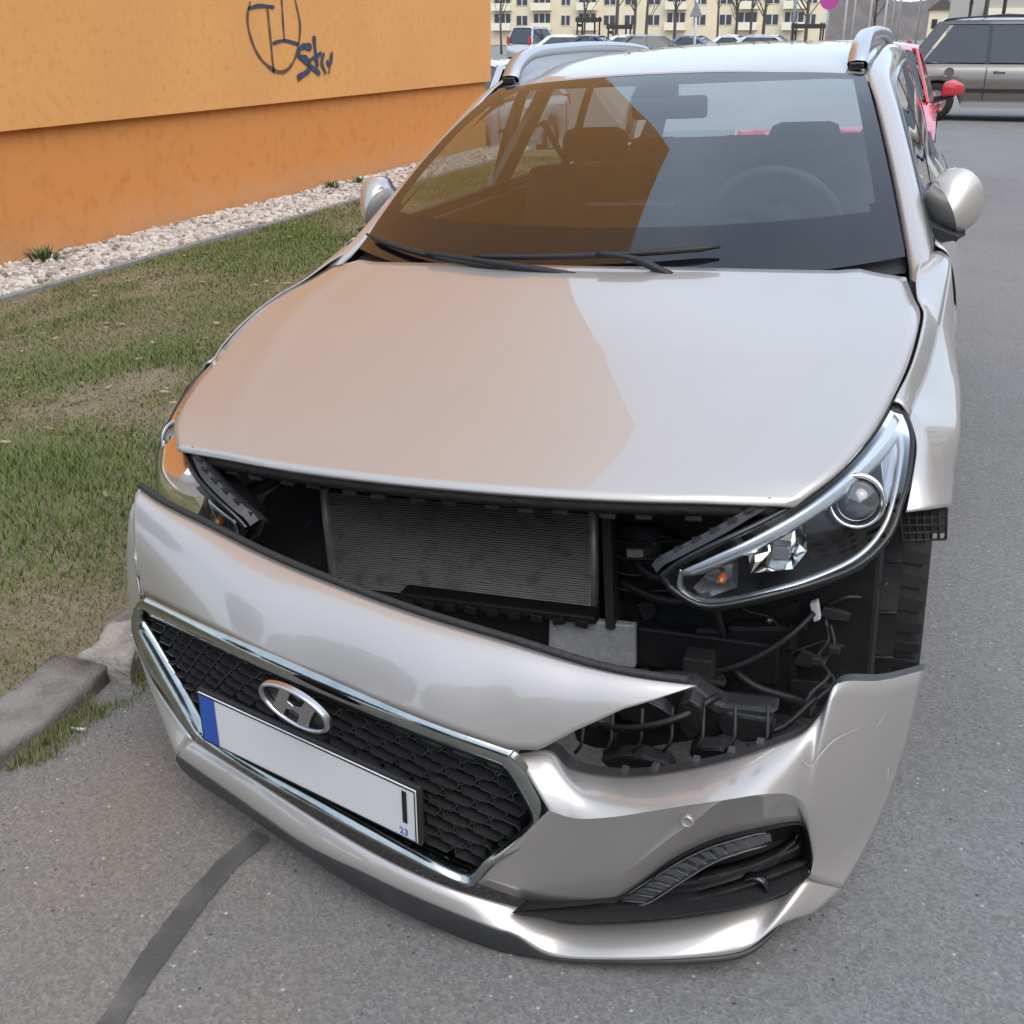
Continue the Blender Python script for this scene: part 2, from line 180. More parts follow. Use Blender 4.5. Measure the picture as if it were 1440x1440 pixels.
# ------------------------------------------------------------------ materials
MATS = {}
def M(name, col, rough=0.5, metal=0.0, coat=0.0, var=None, bump=None, spec=0.5, coat_rough=0.03, coat_ior=1.5):
    """principled material; var=(scale, colour2, low, high) blends a second colour by noise; bump=(scale, strength)"""
    m = bpy.data.materials.new(name)
    m.use_nodes = True
    nt = m.node_tree
    b = nt.nodes["Principled BSDF"]
    b.inputs["Base Color"].default_value = (*col, 1)
    b.inputs["Roughness"].default_value = rough
    b.inputs["Metallic"].default_value = metal
    b.inputs["Coat Weight"].default_value = coat
    b.inputs["Coat Roughness"].default_value = coat_rough
    b.inputs["Specular IOR Level"].default_value = spec
    b.inputs["Coat IOR"].default_value = coat_ior
    tc = nt.nodes.new("ShaderNodeTexCoord")
    if var:
        vs = var if isinstance(var, list) else [var]
        prev = None
        for (sc, c2, lo, hi) in vs:
            n = nt.nodes.new("ShaderNodeTexNoise"); n.inputs["Scale"].default_value = sc; n.inputs["Detail"].default_value = 6
            nt.links.new(tc.outputs["Object"], n.inputs["Vector"])
            r = nt.nodes.new("ShaderNodeMapRange"); r.inputs[1].default_value = lo; r.inputs[2].default_value = hi
            nt.links.new(n.outputs["Fac"], r.inputs[0])
            x = nt.nodes.new("ShaderNodeMix"); x.data_type = 'RGBA'
            nt.links.new(r.outputs[0], x.inputs[0])
            if prev is None: x.inputs[6].default_value = (*col, 1)
            else: nt.links.new(prev, x.inputs[6])
            x.inputs[7].default_value = (*c2, 1)
            prev = x.outputs[2]
        nt.links.new(prev, b.inputs["Base Color"])
    if bump:
        n = nt.nodes.new("ShaderNodeTexNoise"); n.inputs["Scale"].default_value = bump[0]; n.inputs["Detail"].default_value = 4
        nt.links.new(tc.outputs["Object"], n.inputs["Vector"])
        bp = nt.nodes.new("ShaderNodeBump"); bp.inputs["Strength"].default_value = bump[1]; bp.inputs["Distance"].default_value = bump[2] if len(bump) > 2 else 0.01
        nt.links.new(n.outputs["Fac"], bp.inputs["Height"])
        nt.links.new(bp.outputs[0], b.inputs["Normal"])
    MATS[name] = m
    return m

def glass(name, tint, ior=1.5, rough=0.0, extra=0.0):
    """clear sheet: straight-through tinted transmission with a Fresnel gloss"""
    m = bpy.data.materials.new(name); m.use_nodes = True
    nt = m.node_tree; nt.nodes.clear()
    out = nt.nodes.new("ShaderNodeOutputMaterial"); mix = nt.nodes.new("ShaderNodeMixShader")
    tr = nt.nodes.new("ShaderNodeBsdfTransparent"); tr.inputs[0].default_value = (*tint, 1)
    gl = nt.nodes.new("ShaderNodeBsdfGlossy"); gl.inputs["Roughness"].default_value = rough; gl.inputs[0].default_value = (1, 1, 1, 1)
    fr = nt.nodes.new("ShaderNodeFresnel"); fr.inputs[0].default_value = ior
    ad = nt.nodes.new("ShaderNodeMath"); ad.operation = 'ADD'; ad.use_clamp = True; ad.inputs[1].default_value = extra
    nt.links.new(fr.outputs[0], ad.inputs[0]); nt.links.new(ad.outputs[0], mix.inputs[0])
    nt.links.new(tr.outputs[0], mix.inputs[1]); nt.links.new(gl.outputs[0], mix.inputs[2]); nt.links.new(mix.outputs[0], out.inputs[0])
    MATS[name] = m
    return m

M('paint', (0.490, 0.458, 0.425), rough=0.42, metal=0.52, coat=1.0, coat_rough=0.025, coat_ior=1.65, var=[(900, (0.425, 0.405, 0.39), 0.35, 0.65), (5, (0.45, 0.427, 0.405), 0.42, 0.75)])
M('black_plastic', (0.018, 0.018, 0.019), rough=0.55, bump=(60, 0.1))
M('dusty_plastic', (0.020, 0.0195, 0.019), rough=0.65, var=(9, (0.038, 0.036, 0.033), 0.5, 0.8), bump=(40, 0.15))
M('grille_plastic', (0.028, 0.028, 0.030), rough=0.33, var=(40, (0.05, 0.049, 0.048), 0.45, 0.75))
M('void_black', (0.006, 0.006, 0.007), rough=0.8)
M('gloss_black', (0.010, 0.010, 0.011), rough=0.12, coat=0.5)
M('grey_spoiler', (0.035, 0.036, 0.038), rough=0.45, var=(14, (0.055, 0.055, 0.055), 0.5, 0.8))
M('chrome', (0.43, 0.46, 0.44), rough=0.15, metal=1.0, var=(25, (0.33, 0.36, 0.345), 0.45, 0.75), bump=(18, 0.06))
M('satin_metal', (0.50, 0.50, 0.51), rough=0.28, metal=1.0)
M('rail_silver', (0.58, 0.59, 0.60), rough=0.30, metal=0.9)
M('fin_metal', (0.34, 0.315, 0.29), rough=0.45, metal=0.5, var=(25, (0.20, 0.185, 0.17), 0.5, 0.75))
M('alu_plate', (0.44, 0.44, 0.43), rough=0.5, metal=0.3, var=[(16, (0.34, 0.34, 0.34), 0.45, 0.75), (90, (0.54, 0.54, 0.53), 0.5, 0.7)])
M('rubber', (0.014, 0.014, 0.014), rough=0.75, bump=(200, 0.2, 0.002))
M('seal', (0.020, 0.019, 0.018), rough=0.6, bump=(90, 0.5, 0.006))
M('bay_black', (0.007, 0.007, 0.0075), rough=0.55, var=(14, (0.016, 0.0155, 0.015), 0.5, 0.75), bump=(30, 0.2))
M('liner', (0.016, 0.016, 0.016), rough=0.6, var=(18, (0.030, 0.029, 0.028), 0.5, 0.8))
M('lamp_black', (0.012, 0.013, 0.015), rough=0.25)
M('lamp_grey', (0.15, 0.15, 0.16), rough=0.35, metal=0.3)
M('lamp_flange', (0.032, 0.032, 0.034), rough=0.45)
M('reflector', (0.85, 0.85, 0.85), rough=0.08, metal=1.0)
M('lamp_trim', (0.42, 0.44, 0.46), rough=0.24, metal=0.85)
M('lamp_white', (0.58, 0.64, 0.69), rough=0.16, metal=0.55, coat=0.8)
M('amber', (0.40, 0.10, 0.02), rough=0.25, coat=0.6)
M('projector_glass', (0.05, 0.055, 0.06), rough=0.03, spec=1.0, coat=1.0)
M('plate_white', (0.72, 0.73, 0.72), rough=0.35)
M('plate_blue', (0.02, 0.09, 0.42), rough=0.35)
M('ink_black', (0.01, 0.01, 0.01), rough=0.5)
M('ink_blue', (0.03, 0.10, 0.35), rough=0.5)
M('label_white', (0.70, 0.72, 0.74), rough=0.4)
M('interior_dark', (0.032, 0.033, 0.035), rough=0.7)
M('interior_grey', (0.10, 0.10, 0.105), rough=0.7)
M('seat_cloth', (0.016, 0.016, 0.017), rough=0.85, bump=(200, 0.2, 0.002))
M('headliner', (0.42, 0.41, 0.39), rough=0.85)
M('frit', (0.006, 0.007, 0.009), rough=0.05, coat=0.4)
M('bolt_steel', (0.35, 0.35, 0.36), rough=0.35, metal=1.0)
glass('windscreen_glass', (0.54, 0.65, 0.68), ior=1.62, extra=0.05)
glass('side_glass', (0.72, 0.78, 0.76), ior=1.55, extra=0.02)
def milky_glass(name):  # mostly a pale translucent sheet, mixed over the clear glass
    m = glass(name, (0.62, 0.68, 0.68), ior=1.5)
    nt = m.node_tree; out = [n for n in nt.nodes if n.type == 'OUTPUT_MATERIAL'][0]; top = out.inputs[0].links[0].from_socket
    tl_ = nt.nodes.new("ShaderNodeBsdfTranslucent"); tl_.inputs[0].default_value = (0.75, 0.78, 0.78, 1)
    mx = nt.nodes.new("ShaderNodeMixShader"); mx.inputs[0].default_value = 0.84
    nt.links.new(top, mx.inputs[1]); nt.links.new(tl_.outputs[0], mx.inputs[2]); nt.links.new(mx.outputs[0], out.inputs[0])
milky_glass('milky_rear_glass')
M('scuff', (0.50, 0.47, 0.43), rough=0.7)
glass('lamp_glass', (0.95, 0.96, 0.97), ior=1.27)

M('orange_upper', (0.77, 0.37, 0.12), rough=0.85, var=[(0.7, (0.84, 0.41, 0.13), 0.4, 0.75), (14, (0.74, 0.32, 0.085), 0.52, 0.75)], bump=(300, 0.25, 0.003))
M('orange_lower', (0.69, 0.275, 0.070), rough=0.85, var=[(0.8, (0.70, 0.27, 0.065), 0.4, 0.7), (9, (0.60, 0.22, 0.05), 0.52, 0.75)], bump=(250, 0.25, 0.003))
M('paint_navy', (0.035, 0.055, 0.11), rough=0.7, var=(20, (0.07, 0.085, 0.12), 0.45, 0.7))
M('paint_brown', (0.11, 0.075, 0.05), rough=0.7, var=(12, (0.25, 0.15, 0.08), 0.5, 0.75))
M('gravel', (0.50, 0.46, 0.42), rough=0.9)
M('soil', (0.20, 0.165, 0.11), rough=1.0, var=[(3, (0.125, 0.12, 0.055), 0.4, 0.65), (60, (0.26, 0.21, 0.14), 0.45, 0.75)], bump=(80, 0.6, 0.02))
M('edging', (0.25, 0.24, 0.22), rough=0.9, var=(20, (0.18, 0.17, 0.15), 0.45, 0.7), bump=(90, 0.4))
M('kerb_dark', (0.215, 0.205, 0.188), rough=0.9, var=[(11, (0.14, 0.132, 0.118), 0.42, 0.68), (120, (0.29, 0.275, 0.255), 0.55, 0.75)], bump=(110, 0.7, 0.006))
M('kerb_light', (0.36, 0.33, 0.29), rough=0.9, var=[(16, (0.22, 0.20, 0.17), 0.45, 0.7), (150, (0.44, 0.41, 0.36), 0.55, 0.75)], bump=(70, 0.9, 0.01))
M('tar', (0.075, 0.073, 0.070), rough=0.8, var=[(12, (0.125, 0.12, 0.112), 0.42, 0.72), (260, (0.14, 0.135, 0.13), 0.62, 0.72)], bump=(160, 0.6, 0.004))
M('white_paper', (0.75, 0.74, 0.72), rough=0.8)
M('bark', (0.10, 0.085, 0.07), rough=0.95)
M('stake_wood', (0.05, 0.042, 0.036), rough=0.9)
M('pole_white', (0.62, 0.62, 0.60), rough=0.5)
M('sign_magenta', (0.45, 0.07, 0.30), rough=0.4)
M('sign_grey', (0.33, 0.36, 0.38), rough=0.4, metal=0.4)
M('cream', (0.74, 0.64, 0.44), rough=0.9, var=(0.2, (0.68, 0.58, 0.40), 0.4, 0.7))
M('cream_pale', (0.78, 0.71, 0.55), rough=0.9)
M('window_dark', (0.045, 0.05, 0.055), rough=0.08)
M('window_frame', (0.55, 0.53, 0.48), rough=0.6)
M('grey_wall', (0.40, 0.38, 0.34), rough=0.9)
M('red_paint', (0.55, 0.025, 0.04), rough=0.3, metal=0.1, coat=1.0)
M('van_paint', (0.22, 0.205, 0.18), rough=0.32, metal=0.6, coat=1.0)
M('silver_paint', (0.55, 0.56, 0.57), rough=0.32, metal=0.6, coat=1.0)
M('white_paint', (0.72, 0.72, 0.72), rough=0.35, coat=1.0)
M('dark_paint', (0.035, 0.04, 0.05), rough=0.3, coat=1.0)
M('blue_paint', (0.12, 0.18, 0.26), rough=0.3, metal=0.4, coat=1.0)
M('car_glass', (0.03, 0.038, 0.04), rough=0.04, spec=0.8)
M('tail_red', (0.5, 0.03, 0.03), rough=0.25, coat=0.5)
M('dry_leaf', (0.36, 0.29, 0.18), rough=0.9, var=(7, (0.22, 0.16, 0.09), 0.4, 0.65))
M('leaf', (0.05, 0.10, 0.025), rough=0.8)
M('treeline', (0.20, 0.175, 0.16), rough=0.95, var=(0.3, (0.26, 0.23, 0.22), 0.4, 0.7))

def wall_dirt(name, colour):
    nt = MATS[name].node_tree; b = nt.nodes["Principled BSDF"]; src = b.inputs["Base Color"].links[0].from_socket
    tc = nt.nodes.new("ShaderNodeTexCoord"); sep = nt.nodes.new("ShaderNodeSeparateXYZ"); nt.links.new(tc.outputs["Object"], sep.inputs[0])
    n = nt.nodes.new("ShaderNodeTexNoise"); n.inputs["Scale"].default_value = 3.5; n.inputs["Detail"].default_value = 8; nt.links.new(tc.outputs["Object"], n.inputs["Vector"])
    m_ = nt.nodes.new("ShaderNodeMath"); m_.operation = 'MULTIPLY_ADD'; m_.inputs[1].default_value = -0.55; nt.links.new(n.outputs["Fac"], m_.inputs[0]); nt.links.new(sep.outputs[2], m_.inputs[2])
    r = nt.nodes.new("ShaderNodeMapRange"); r.inputs[1].default_value = -0.26; r.inputs[2].default_value = 0.12; r.inputs[3].default_value = 0.42; r.inputs[4].default_value = 0.0; nt.links.new(m_.outputs[0], r.inputs[0])
    x = nt.nodes.new("ShaderNodeMix"); x.data_type = 'RGBA'; nt.links.new(r.outputs[0], x.inputs[0]); nt.links.new(src, x.inputs[6]); x.inputs[7].default_value = (*colour, 1)
    nt.links.new(x.outputs[2], b.inputs["Base Color"])
wall_dirt('orange_lower', (0.56, 0.36, 0.22))

# asphalt: grey bitumen with pale and dark grit, worn patches and fine relief
def asphalt():
    m = M('asphalt', (0.165, 0.163, 0.160), rough=0.85)
    nt = m.node_tree; b = nt.nodes["Principled BSDF"]
    tc = nt.nodes.new("ShaderNodeTexCoord")
    def nz(scale, detail=4, rough=0.6):
        n = nt.nodes.new("ShaderNodeTexNoise"); n.inputs["Scale"].default_value = scale; n.inputs["Detail"].default_value = detail; n.inputs["Roughness"].default_value = rough
        nt.links.new(tc.outputs["Object"], n.inputs["Vector"]); return n.outputs["Fac"]
    def rng_(s, lo, hi, a=0.0, c=1.0):
        r = nt.nodes.new("ShaderNodeMapRange"); r.inputs[1].default_value = lo; r.inputs[2].default_value = hi; r.inputs[3].default_value = a; r.inputs[4].default_value = c
        nt.links.new(s, r.inputs[0]); return r.outputs[0]
    def mix(f, a, c):
        x = nt.nodes.new("ShaderNodeMix"); x.data_type = 'RGBA'; nt.links.new(f, x.inputs[0])
        for i, v in ((6, a), (7, c)):
            if isinstance(v, tuple): x.inputs[i].default_value = (*v, 1)
            else: nt.links.new(v, x.inputs[i])
        return x.outputs[2]
    # older, browner surface towards the kerb (x < -0.4), greyer on the carriageway
    sep = nt.nodes.new("ShaderNodeSeparateXYZ"); nt.links.new(tc.outputs["Object"], sep.inputs[0])
    ad = nt.nodes.new("ShaderNodeMath"); ad.operation = 'MULTIPLY_ADD'; nt.links.new(nz(2.2), ad.inputs[0]); ad.inputs[1].default_value = 0.5; nt.links.new(sep.outputs[0], ad.inputs[2])
    side = rng_(ad.outputs[0], 0.15, 0.75)
    base = mix(side, (0.240, 0.215, 0.182), (0.232, 0.229, 0.222))
    base = mix(rng_(nz(1.1), 0.42, 0.68), base, (0.200, 0.195, 0.186))
    v = nt.nodes.new("ShaderNodeTexVoronoi"); v.inputs["Scale"].default_value = 170; nt.links.new(tc.outputs["Object"], v.inputs["Vector"])
    sp = nt.nodes.new("ShaderNodeSeparateColor"); nt.links.new(v.outputs["Color"], sp.inputs[0])
    base = mix(rng_(sp.outputs[0], 0.0, 1.0, 0.0, 0.62), base, (0.095, 0.093, 0.090))
    base = mix(rng_(sp.outputs[1], 0.80, 1.0, 0.0, 0.5), base, (0.30, 0.295, 0.28))
    v2 = nt.nodes.new("ShaderNodeTexVoronoi"); v2.inputs["Scale"].default_value = 60; nt.links.new(tc.outputs["Object"], v2.inputs["Vector"])
    sp2 = nt.nodes.new("ShaderNodeSeparateColor"); nt.links.new(v2.outputs["Color"], sp2.inputs[0])
    near = rng_(v2.outputs["Distance"], 0.10, 0.26, 1.0, 0.0)
    mu = nt.nodes.new("ShaderNodeMath"); mu.operation = 'MULTIPLY'; nt.links.new(near, mu.inputs[0]); nt.links.new(rng_(sp2.outputs[0], 0.91, 0.95), mu.inputs[1])
    base = mix(mu.outputs[0], base, (0.46, 0.45, 0.43))
    mu2 = nt.nodes.new("ShaderNodeMath"); mu2.operation = 'MULTIPLY'; nt.links.new(near, mu2.inputs[0]); nt.links.new(rng_(sp2.outputs[1], 0.93, 0.95), mu2.inputs[1])
    base = mix(mu2.outputs[0], base, (0.035, 0.034, 0.033))
    nt.links.new(base, b.inputs["Base Color"])
    h = nt.nodes.new("ShaderNodeMath"); h.operation = 'ADD'; nt.links.new(v.outputs["Distance"], h.inputs[0]); nt.links.new(nz(420, 3), h.inputs[1])
    bp = nt.nodes.new("ShaderNodeBump"); bp.inputs["Strength"].default_value = 0.55; bp.inputs["Distance"].default_value = 0.003
    nt.links.new(h.outputs[0], bp.inputs["Height"]); nt.links.new(bp.outputs[0], b.inputs["Normal"])
    return m
asphalt()

def grass_mat():
    m = M('grass_blade', (0.06, 0.09, 0.02), rough=0.8)
    nt = m.node_tree; b = nt.nodes["Principled BSDF"]
    tc = nt.nodes.new("ShaderNodeTexCoord")
    def nz(scale, lo, hi):
        n = nt.nodes.new("ShaderNodeTexNoise"); n.inputs["Scale"].default_value = scale; n.inputs["Detail"].default_value = 3
        nt.links.new(tc.outputs["Object"], n.inputs["Vector"])
        r = nt.nodes.new("ShaderNodeMapRange"); r.inputs[1].default_value = lo; r.inputs[2].default_value = hi
        nt.links.new(n.outputs["Fac"], r.inputs[0]); return r.outputs[0]
    def mix(f, a, c):
        x = nt.nodes.new("ShaderNodeMix"); x.data_type = 'RGBA'; nt.links.new(f, x.inputs[0])
        for i, v in ((6, a), (7, c)):
            if isinstance(v, tuple): x.inputs[i].default_value = (*v, 1)
            else: nt.links.new(v, x.inputs[i])
        return x.outputs[2]
    green = mix(nz(40, 0.35, 0.7), (0.085, 0.128, 0.026), (0.170, 0.205, 0.058))
    dry = mix(nz(55, 0.35, 0.7), (0.27, 0.215, 0.12), (0.17, 0.155, 0.065))
    at = nt.nodes.new("ShaderNodeAttribute"); at.attribute_name = "dry"
    nt.links.new(mix(at.outputs["Fac"], green, dry), b.inputs["Base Color"])
    return m
grass_mat()

def gravel_mat():
    m = MATS['gravel']; nt = m.node_tree; b = nt.nodes["Principled BSDF"]
    at = nt.nodes.new("ShaderNodeAttribute"); at.attribute_name = "tone"
    cr_ = nt.nodes.new("ShaderNodeValToRGB")
    e = cr_.color_ramp.elements
    e[0].position = 0.0; e[0].color = (0.15, 0.12, 0.10, 1)
    e[1].position = 1.0; e[1].color = (0.62, 0.58, 0.53, 1)
    x = cr_.color_ramp.elements.new(0.25); x.color = (0.36, 0.31, 0.265, 1)
    x = cr_.color_ramp.elements.new(0.6); x.color = (0.50, 0.455, 0.41, 1)
    nt.links.new(at.outputs["Fac"], cr_.inputs[0]); nt.links.new(cr_.outputs[0], b.inputs["Base Color"])
gravel_mat()

# ------------------------------------------------------------------ helpers
def tag(o, label=None, cat=None, group=None, kind=None):
    if label: o['label'] = label
    if cat: o['category'] = cat
    if group: o['group'] = group
    if kind: o['kind'] = kind
    return o

def empty(name, mat=None, loc=None, rz=0.0, parent=None):
    o = bpy.data.objects.new(name, None); C.objects.link(o)
    o.empty_display_size = 0.1
    if parent: o.parent = parent
    if mat is not None: o.matrix_world = mat
    elif loc is not None:
        o.location = loc; o.rotation_euler = (0, 0, rz)
    return o

def link(name, me, mat, parent=None, smooth=True):
    if mat is not None and not me.materials:
        me.materials.append(MATS[mat] if isinstance(mat, str) else mat)
    if smooth is True: me.polygons.foreach_set('use_smooth', [True] * len(me.polygons))
    o = bpy.data.objects.new(name, me); C.objects.link(o)
    if parent is not None: o.parent = parent
    return o

def obj(name, verts, faces, mat, parent=None, smooth=True, thick=0.0, bevel=0.0, offset=-1):
    me = bpy.data.meshes.new(name)
    me.from_pydata([tuple(v) for v in verts], [], faces)
    me.update()
    o = link(name, me, mat, parent, smooth)
    if bevel:
        b = o.modifiers.new('bevel', 'BEVEL'); b.width = bevel; b.segments = 2; b.limit_method = 'ANGLE'
    if thick:
        s = o.modifiers.new('solid', 'SOLIDIFY'); s.thickness = thick; s.offset = offset
    return o

def V(p): return np.array(p, float)

def cr(pts, n, closed=False):
    """resample a polyline through Catmull-Rom at n points, evenly by length"""
    p = V(pts); k = len(p)
    if closed: p = np.vstack([p[-1], p, p[0], p[1]])
    else: p = np.vstack([2 * p[0] - p[1], p, 2 * p[-1] - p[-2]])
    out = []
    segs = k if closed else k - 1
    for i in range(segs):
        a, b, c, d = p[i], p[i + 1], p[i + 2], p[i + 3]
        for t in np.linspace(0, 1, 14, endpoint=False):
            out.append(0.5 * ((2 * b) + (c - a) * t + (2 * a - 5 * b + 4 * c - d) * t * t + (3 * b - a - 3 * c + d) * t ** 3))
    out.append(p[-3] if closed else p[-2])
    if closed: out[-1] = p[1]
    out = np.array(out)
    L = np.concatenate([[0], np.cumsum(np.linalg.norm(np.diff(out, axis=0), axis=1))])
    s = np.linspace(0, L[-1], n + 1)[:-1] if closed else np.linspace(0, L[-1], n)
    return np.stack([np.interp(s, L, out[:, j]) for j in range(3)], 1)

def knots(pts, sub):
    """Catmull-Rom by knot index: sub points per knot interval"""
    p = V(pts); p = np.vstack([2 * p[0] - p[1], p, 2 * p[-1] - p[-2]])
    out = []
    for i in range(len(p) - 3):
        a, b, c, d = p[i:i + 4]
        for t in np.linspace(0, 1, sub, endpoint=False):
            out.append(0.5 * ((2 * b) + (c - a) * t + (2 * a - 5 * b + 4 * c - d) * t * t + (3 * b - a - 3 * c + d) * t ** 3))
    out.append(p[-2])
    return np.array(out)

def grid_faces(nr, nc, flip=False, wrap=False):
    f = []
    for i in range(nr - 1):
        for j in range(nc if wrap else nc - 1):
            j2 = (j + 1) % nc
            q = (i * nc + j, i * nc + j2, (i + 1) * nc + j2, (i + 1) * nc + j)
            f.append(q[::-1] if flip else q)
    return f

def loft_grid(rows, nv):
    """rows: list of equal-length point arrays; spline across the rows"""
    rows = [V(r) for r in rows]
    if len(rows) == 2: return np.stack([rows[0] + (rows[1] - rows[0]) * t for t in np.linspace(0, 1, nv)])
    cols = [knots([r[j] for r in rows], max(1, (nv - 1) // (len(rows) - 1))) for j in range(len(rows[0]))]
    return np.stack(cols, 1)

def loft(name, rows, nv, mat, parent=None, flip=False, thick=0.0, wrap=False, offset=-1):
    g = loft_grid(rows, nv)
    return obj(name, g.reshape(-1, 3), grid_faces(g.shape[0], g.shape[1], flip, wrap), mat, parent, True, thick, offset=offset)

def bulged(a, b, nv, bulge):
    """grid between two curves, bowed out by a parabola along the vector bulge"""
    a, b, bulge = V(a), V(b), V(bulge)
    return np.stack([a + (b - a) * t + bulge * (4 * t * (1 - t)) for t in np.linspace(0, 1, nv)])

class MB:
    """collects simple solids into one mesh"""
    def __init__(s): s.v, s.f = [], []
    def add(s, v, f):
        n = len(s.v); s.v += [tuple(p) for p in v]; s.f += [tuple(i + n for i in q) for q in f]; return s
    def box(s, lo, hi, mtx=None):
        (a, b, c), (d, e, g) = lo, hi
        v = [(a, b, c), (d, b, c), (d, e, c), (a, e, c), (a, b, g), (d, b, g), (d, e, g), (a, e, g)]
        if mtx is not None: v = [tuple(mtx @ Vector(p)) for p in v]
        return s.add(v, [(0, 3, 2, 1), (4, 5, 6, 7), (0, 1, 5, 4), (1, 2, 6, 5), (2, 3, 7, 6), (3, 0, 4, 7)])
    def tube(s, pts, r, seg=8, cap=True):
        pts = [Vector(p) for p in pts]; n = len(pts)
        rr = r if hasattr(r, '__len__') else [r] * n
        up = Vector((0.13, 0.21, 0.97)); vs = []
        for i, p in enumerate(pts):
            t = (pts[min(i + 1, n - 1)] - pts[max(i - 1, 0)]).normalized()
            x = t.cross(up)
            if x.length < 1e-3: x = t.cross(Vector((1, 0, 0)))
            x.normalize(); y = t.cross(x)
            vs += [p + (x * math.cos(2 * PI * k / seg) + y * math.sin(2 * PI * k / seg)) * rr[i] for k in range(seg)]
        f = grid_faces(n, seg, False, True)
        if cap: f += [tuple(range(seg)), tuple(range((n - 1) * seg + seg - 1, (n - 1) * seg - 1, -1))]
        return s.add(vs, f)
    def lathe(s, prof, seg=24, axis='X', c=(0, 0, 0)):
        vs = []
        for (r, a) in prof:
            for k in range(seg):
                t = 2 * PI * k / seg; u, w = r * math.cos(t), r * math.sin(t)
                q = (a, u, w) if axis == 'X' else (u, a, w) if axis == 'Y' else (u, w, a)
                vs.append((q[0] + c[0], q[1] + c[1], q[2] + c[2]))
        return s.add(vs, grid_faces(len(prof), seg, axis == 'Y', True))
    def prism(s, poly, d):
        """poly: 3D points of a planar outline, extruded by the vector d"""
        n = len(poly); d = V(d)
        v = [V(p) for p in poly] + [V(p) + d for p in poly]
        return s.add(v, [tuple(range(n)), tuple(range(2 * n - 1, n - 1, -1))] + [(i, i + n, (i + 1) % n + n, (i + 1) % n) for i in range(n)])
    def build(s, name, mat, parent=None, smooth=False, bevel=0.0, thick=0.0):
        me = bpy.data.meshes.new(name); me.from_pydata(s.v, [], s.f); me.update()
        bm = bmesh.new(); bm.from_mesh(me); bmesh.ops.recalc_face_normals(bm, faces=bm.faces); bm.to_mesh(me); bm.free()
        o = link(name, me, mat, parent, smooth)
        if bevel:
            b = o.modifiers.new('bevel', 'BEVEL'); b.width = bevel; b.segments = 2; b.limit_method = 'ANGLE'
        if thick:
            q = o.modifiers.new('solid', 'SOLIDIFY'); q.thickness = thick; q.offset = 0
        return o

def sweep(path, prof_fn, closed=False):
    """prof_fn(i) -> list of 3D points round the path at i; returns verts, faces of the skinned strip"""
    rows = [prof_fn(i) for i in range(len(path))]
    n, k = len(rows), len(rows[0]); f = []
    for i in range(n if closed else n - 1):
        i2 = (i + 1) % n
        for j in range(k - 1): f.append((i * k + j, i2 * k + j, i2 * k + j + 1, i * k + j + 1))
    return [p for r in rows for p in r], f

def fixn(o):
    bm = bmesh.new(); bm.from_mesh(o.data); bmesh.ops.recalc_face_normals(bm, faces=bm.faces); bm.to_mesh(o.data); bm.free(); return o

def ribbon(name, pts, w, mat, parent, nrm=(1, 0, 0), n=40, lift=0.0, wob=0.0):
    """flat painted stroke of width w along pts, facing nrm"""
    p = cr(pts, n); nr = V(nrm); vs = []
    for i in range(n):
        t = p[min(i + 1, n - 1)] - p[max(i - 1, 0)]; s = np.cross(nr, t); s /= np.linalg.norm(s)
        ww = w * (1 + wob * noise.noise(Vector(p[i] * 9.0))) * (0.6 + 0.4 * min(1, i / 3, (n - 1 - i) / 3))
        vs += [p[i] + s * ww / 2 + nr * lift, p[i] - s * ww / 2 + nr * lift]
    return obj(name, vs, [(2 * i, 2 * i + 1, 2 * i + 3, 2 * i + 2) for i in range(n - 1)], mat, parent, False)

def text(name, body, size, mat, parent, mtx):
    cu = bpy.data.curves.new(name, 'FONT'); cu.body = body; cu.size = size; cu.extrude = 0.0004; cu.align_x = 'CENTER'; cu.align_y = 'CENTER'
    o = bpy.data.objects.new('tmp', cu); C.objects.link(o)
    bpy.context.view_layer.update()
    me = bpy.data.meshes.new_from_object(o.evaluated_get(bpy.context.evaluated_depsgraph_get()))
    bpy.data.objects.remove(o); me.name = name
    me.transform(mtx)
    return link(name, me, mat, parent, False)

def mirror_pts(pts): return [(-p[0], p[1], p[2]) for p in pts]

# ------------------------------------------------------------------ the ground
def zroad(x, y):
    z = max(-0.055, min(0.05, 0.05 * x))
    if y > 13.8 and x < -1.5: z -= 0.40 * min(1, (y - 13.8) / 2.0) * min(1, (-1.5 - x) / 1.0) * max(0, min(1, (40 - y) / 12))
    return z
xs = np.unique(np.concatenate([np.linspace(-400, -30, 12), np.linspace(-30, -4, 14), np.linspace(-4, 4, 33), np.linspace(4, 30, 8), np.linspace(30, 400, 12)]))
ys = np.unique(np.concatenate([np.linspace(-300, -10, 8), np.linspace(-10, 16, 53), np.linspace(16, 60, 23), np.linspace(60, 900, 20)]))
gv = [(x, y, zroad(x, y)) for y in ys for x in xs]
road = obj('road', gv, grid_faces(len(ys), len(xs)), 'asphalt'); tag(road, 'grey worn asphalt road under and beside the damaged car', kind='structure')

# tar repair band on the asphalt, with a ragged outline
sp = P['seam']; poly = []
for i in range(len(sp)):
    a, b = V(sp[i]), V(sp[(i + 1) % len(sp)])
    for k in range(5):
        q = a + (b - a) * k / 5
        w = noise.noise(Vector((q[0] * 60, q[1] * 60, 0))) * 0.007
        poly.append((q[0] + w, q[1] + w * 0.5, zroad(q[0], q[1]) + 0.004))
strip = obj('tar_strip', poly, [tuple(range(len(poly)))], 'tar', smooth=False); tag(strip, 'dark tar repair band crossing the asphalt in front of the bumper', kind='structure')

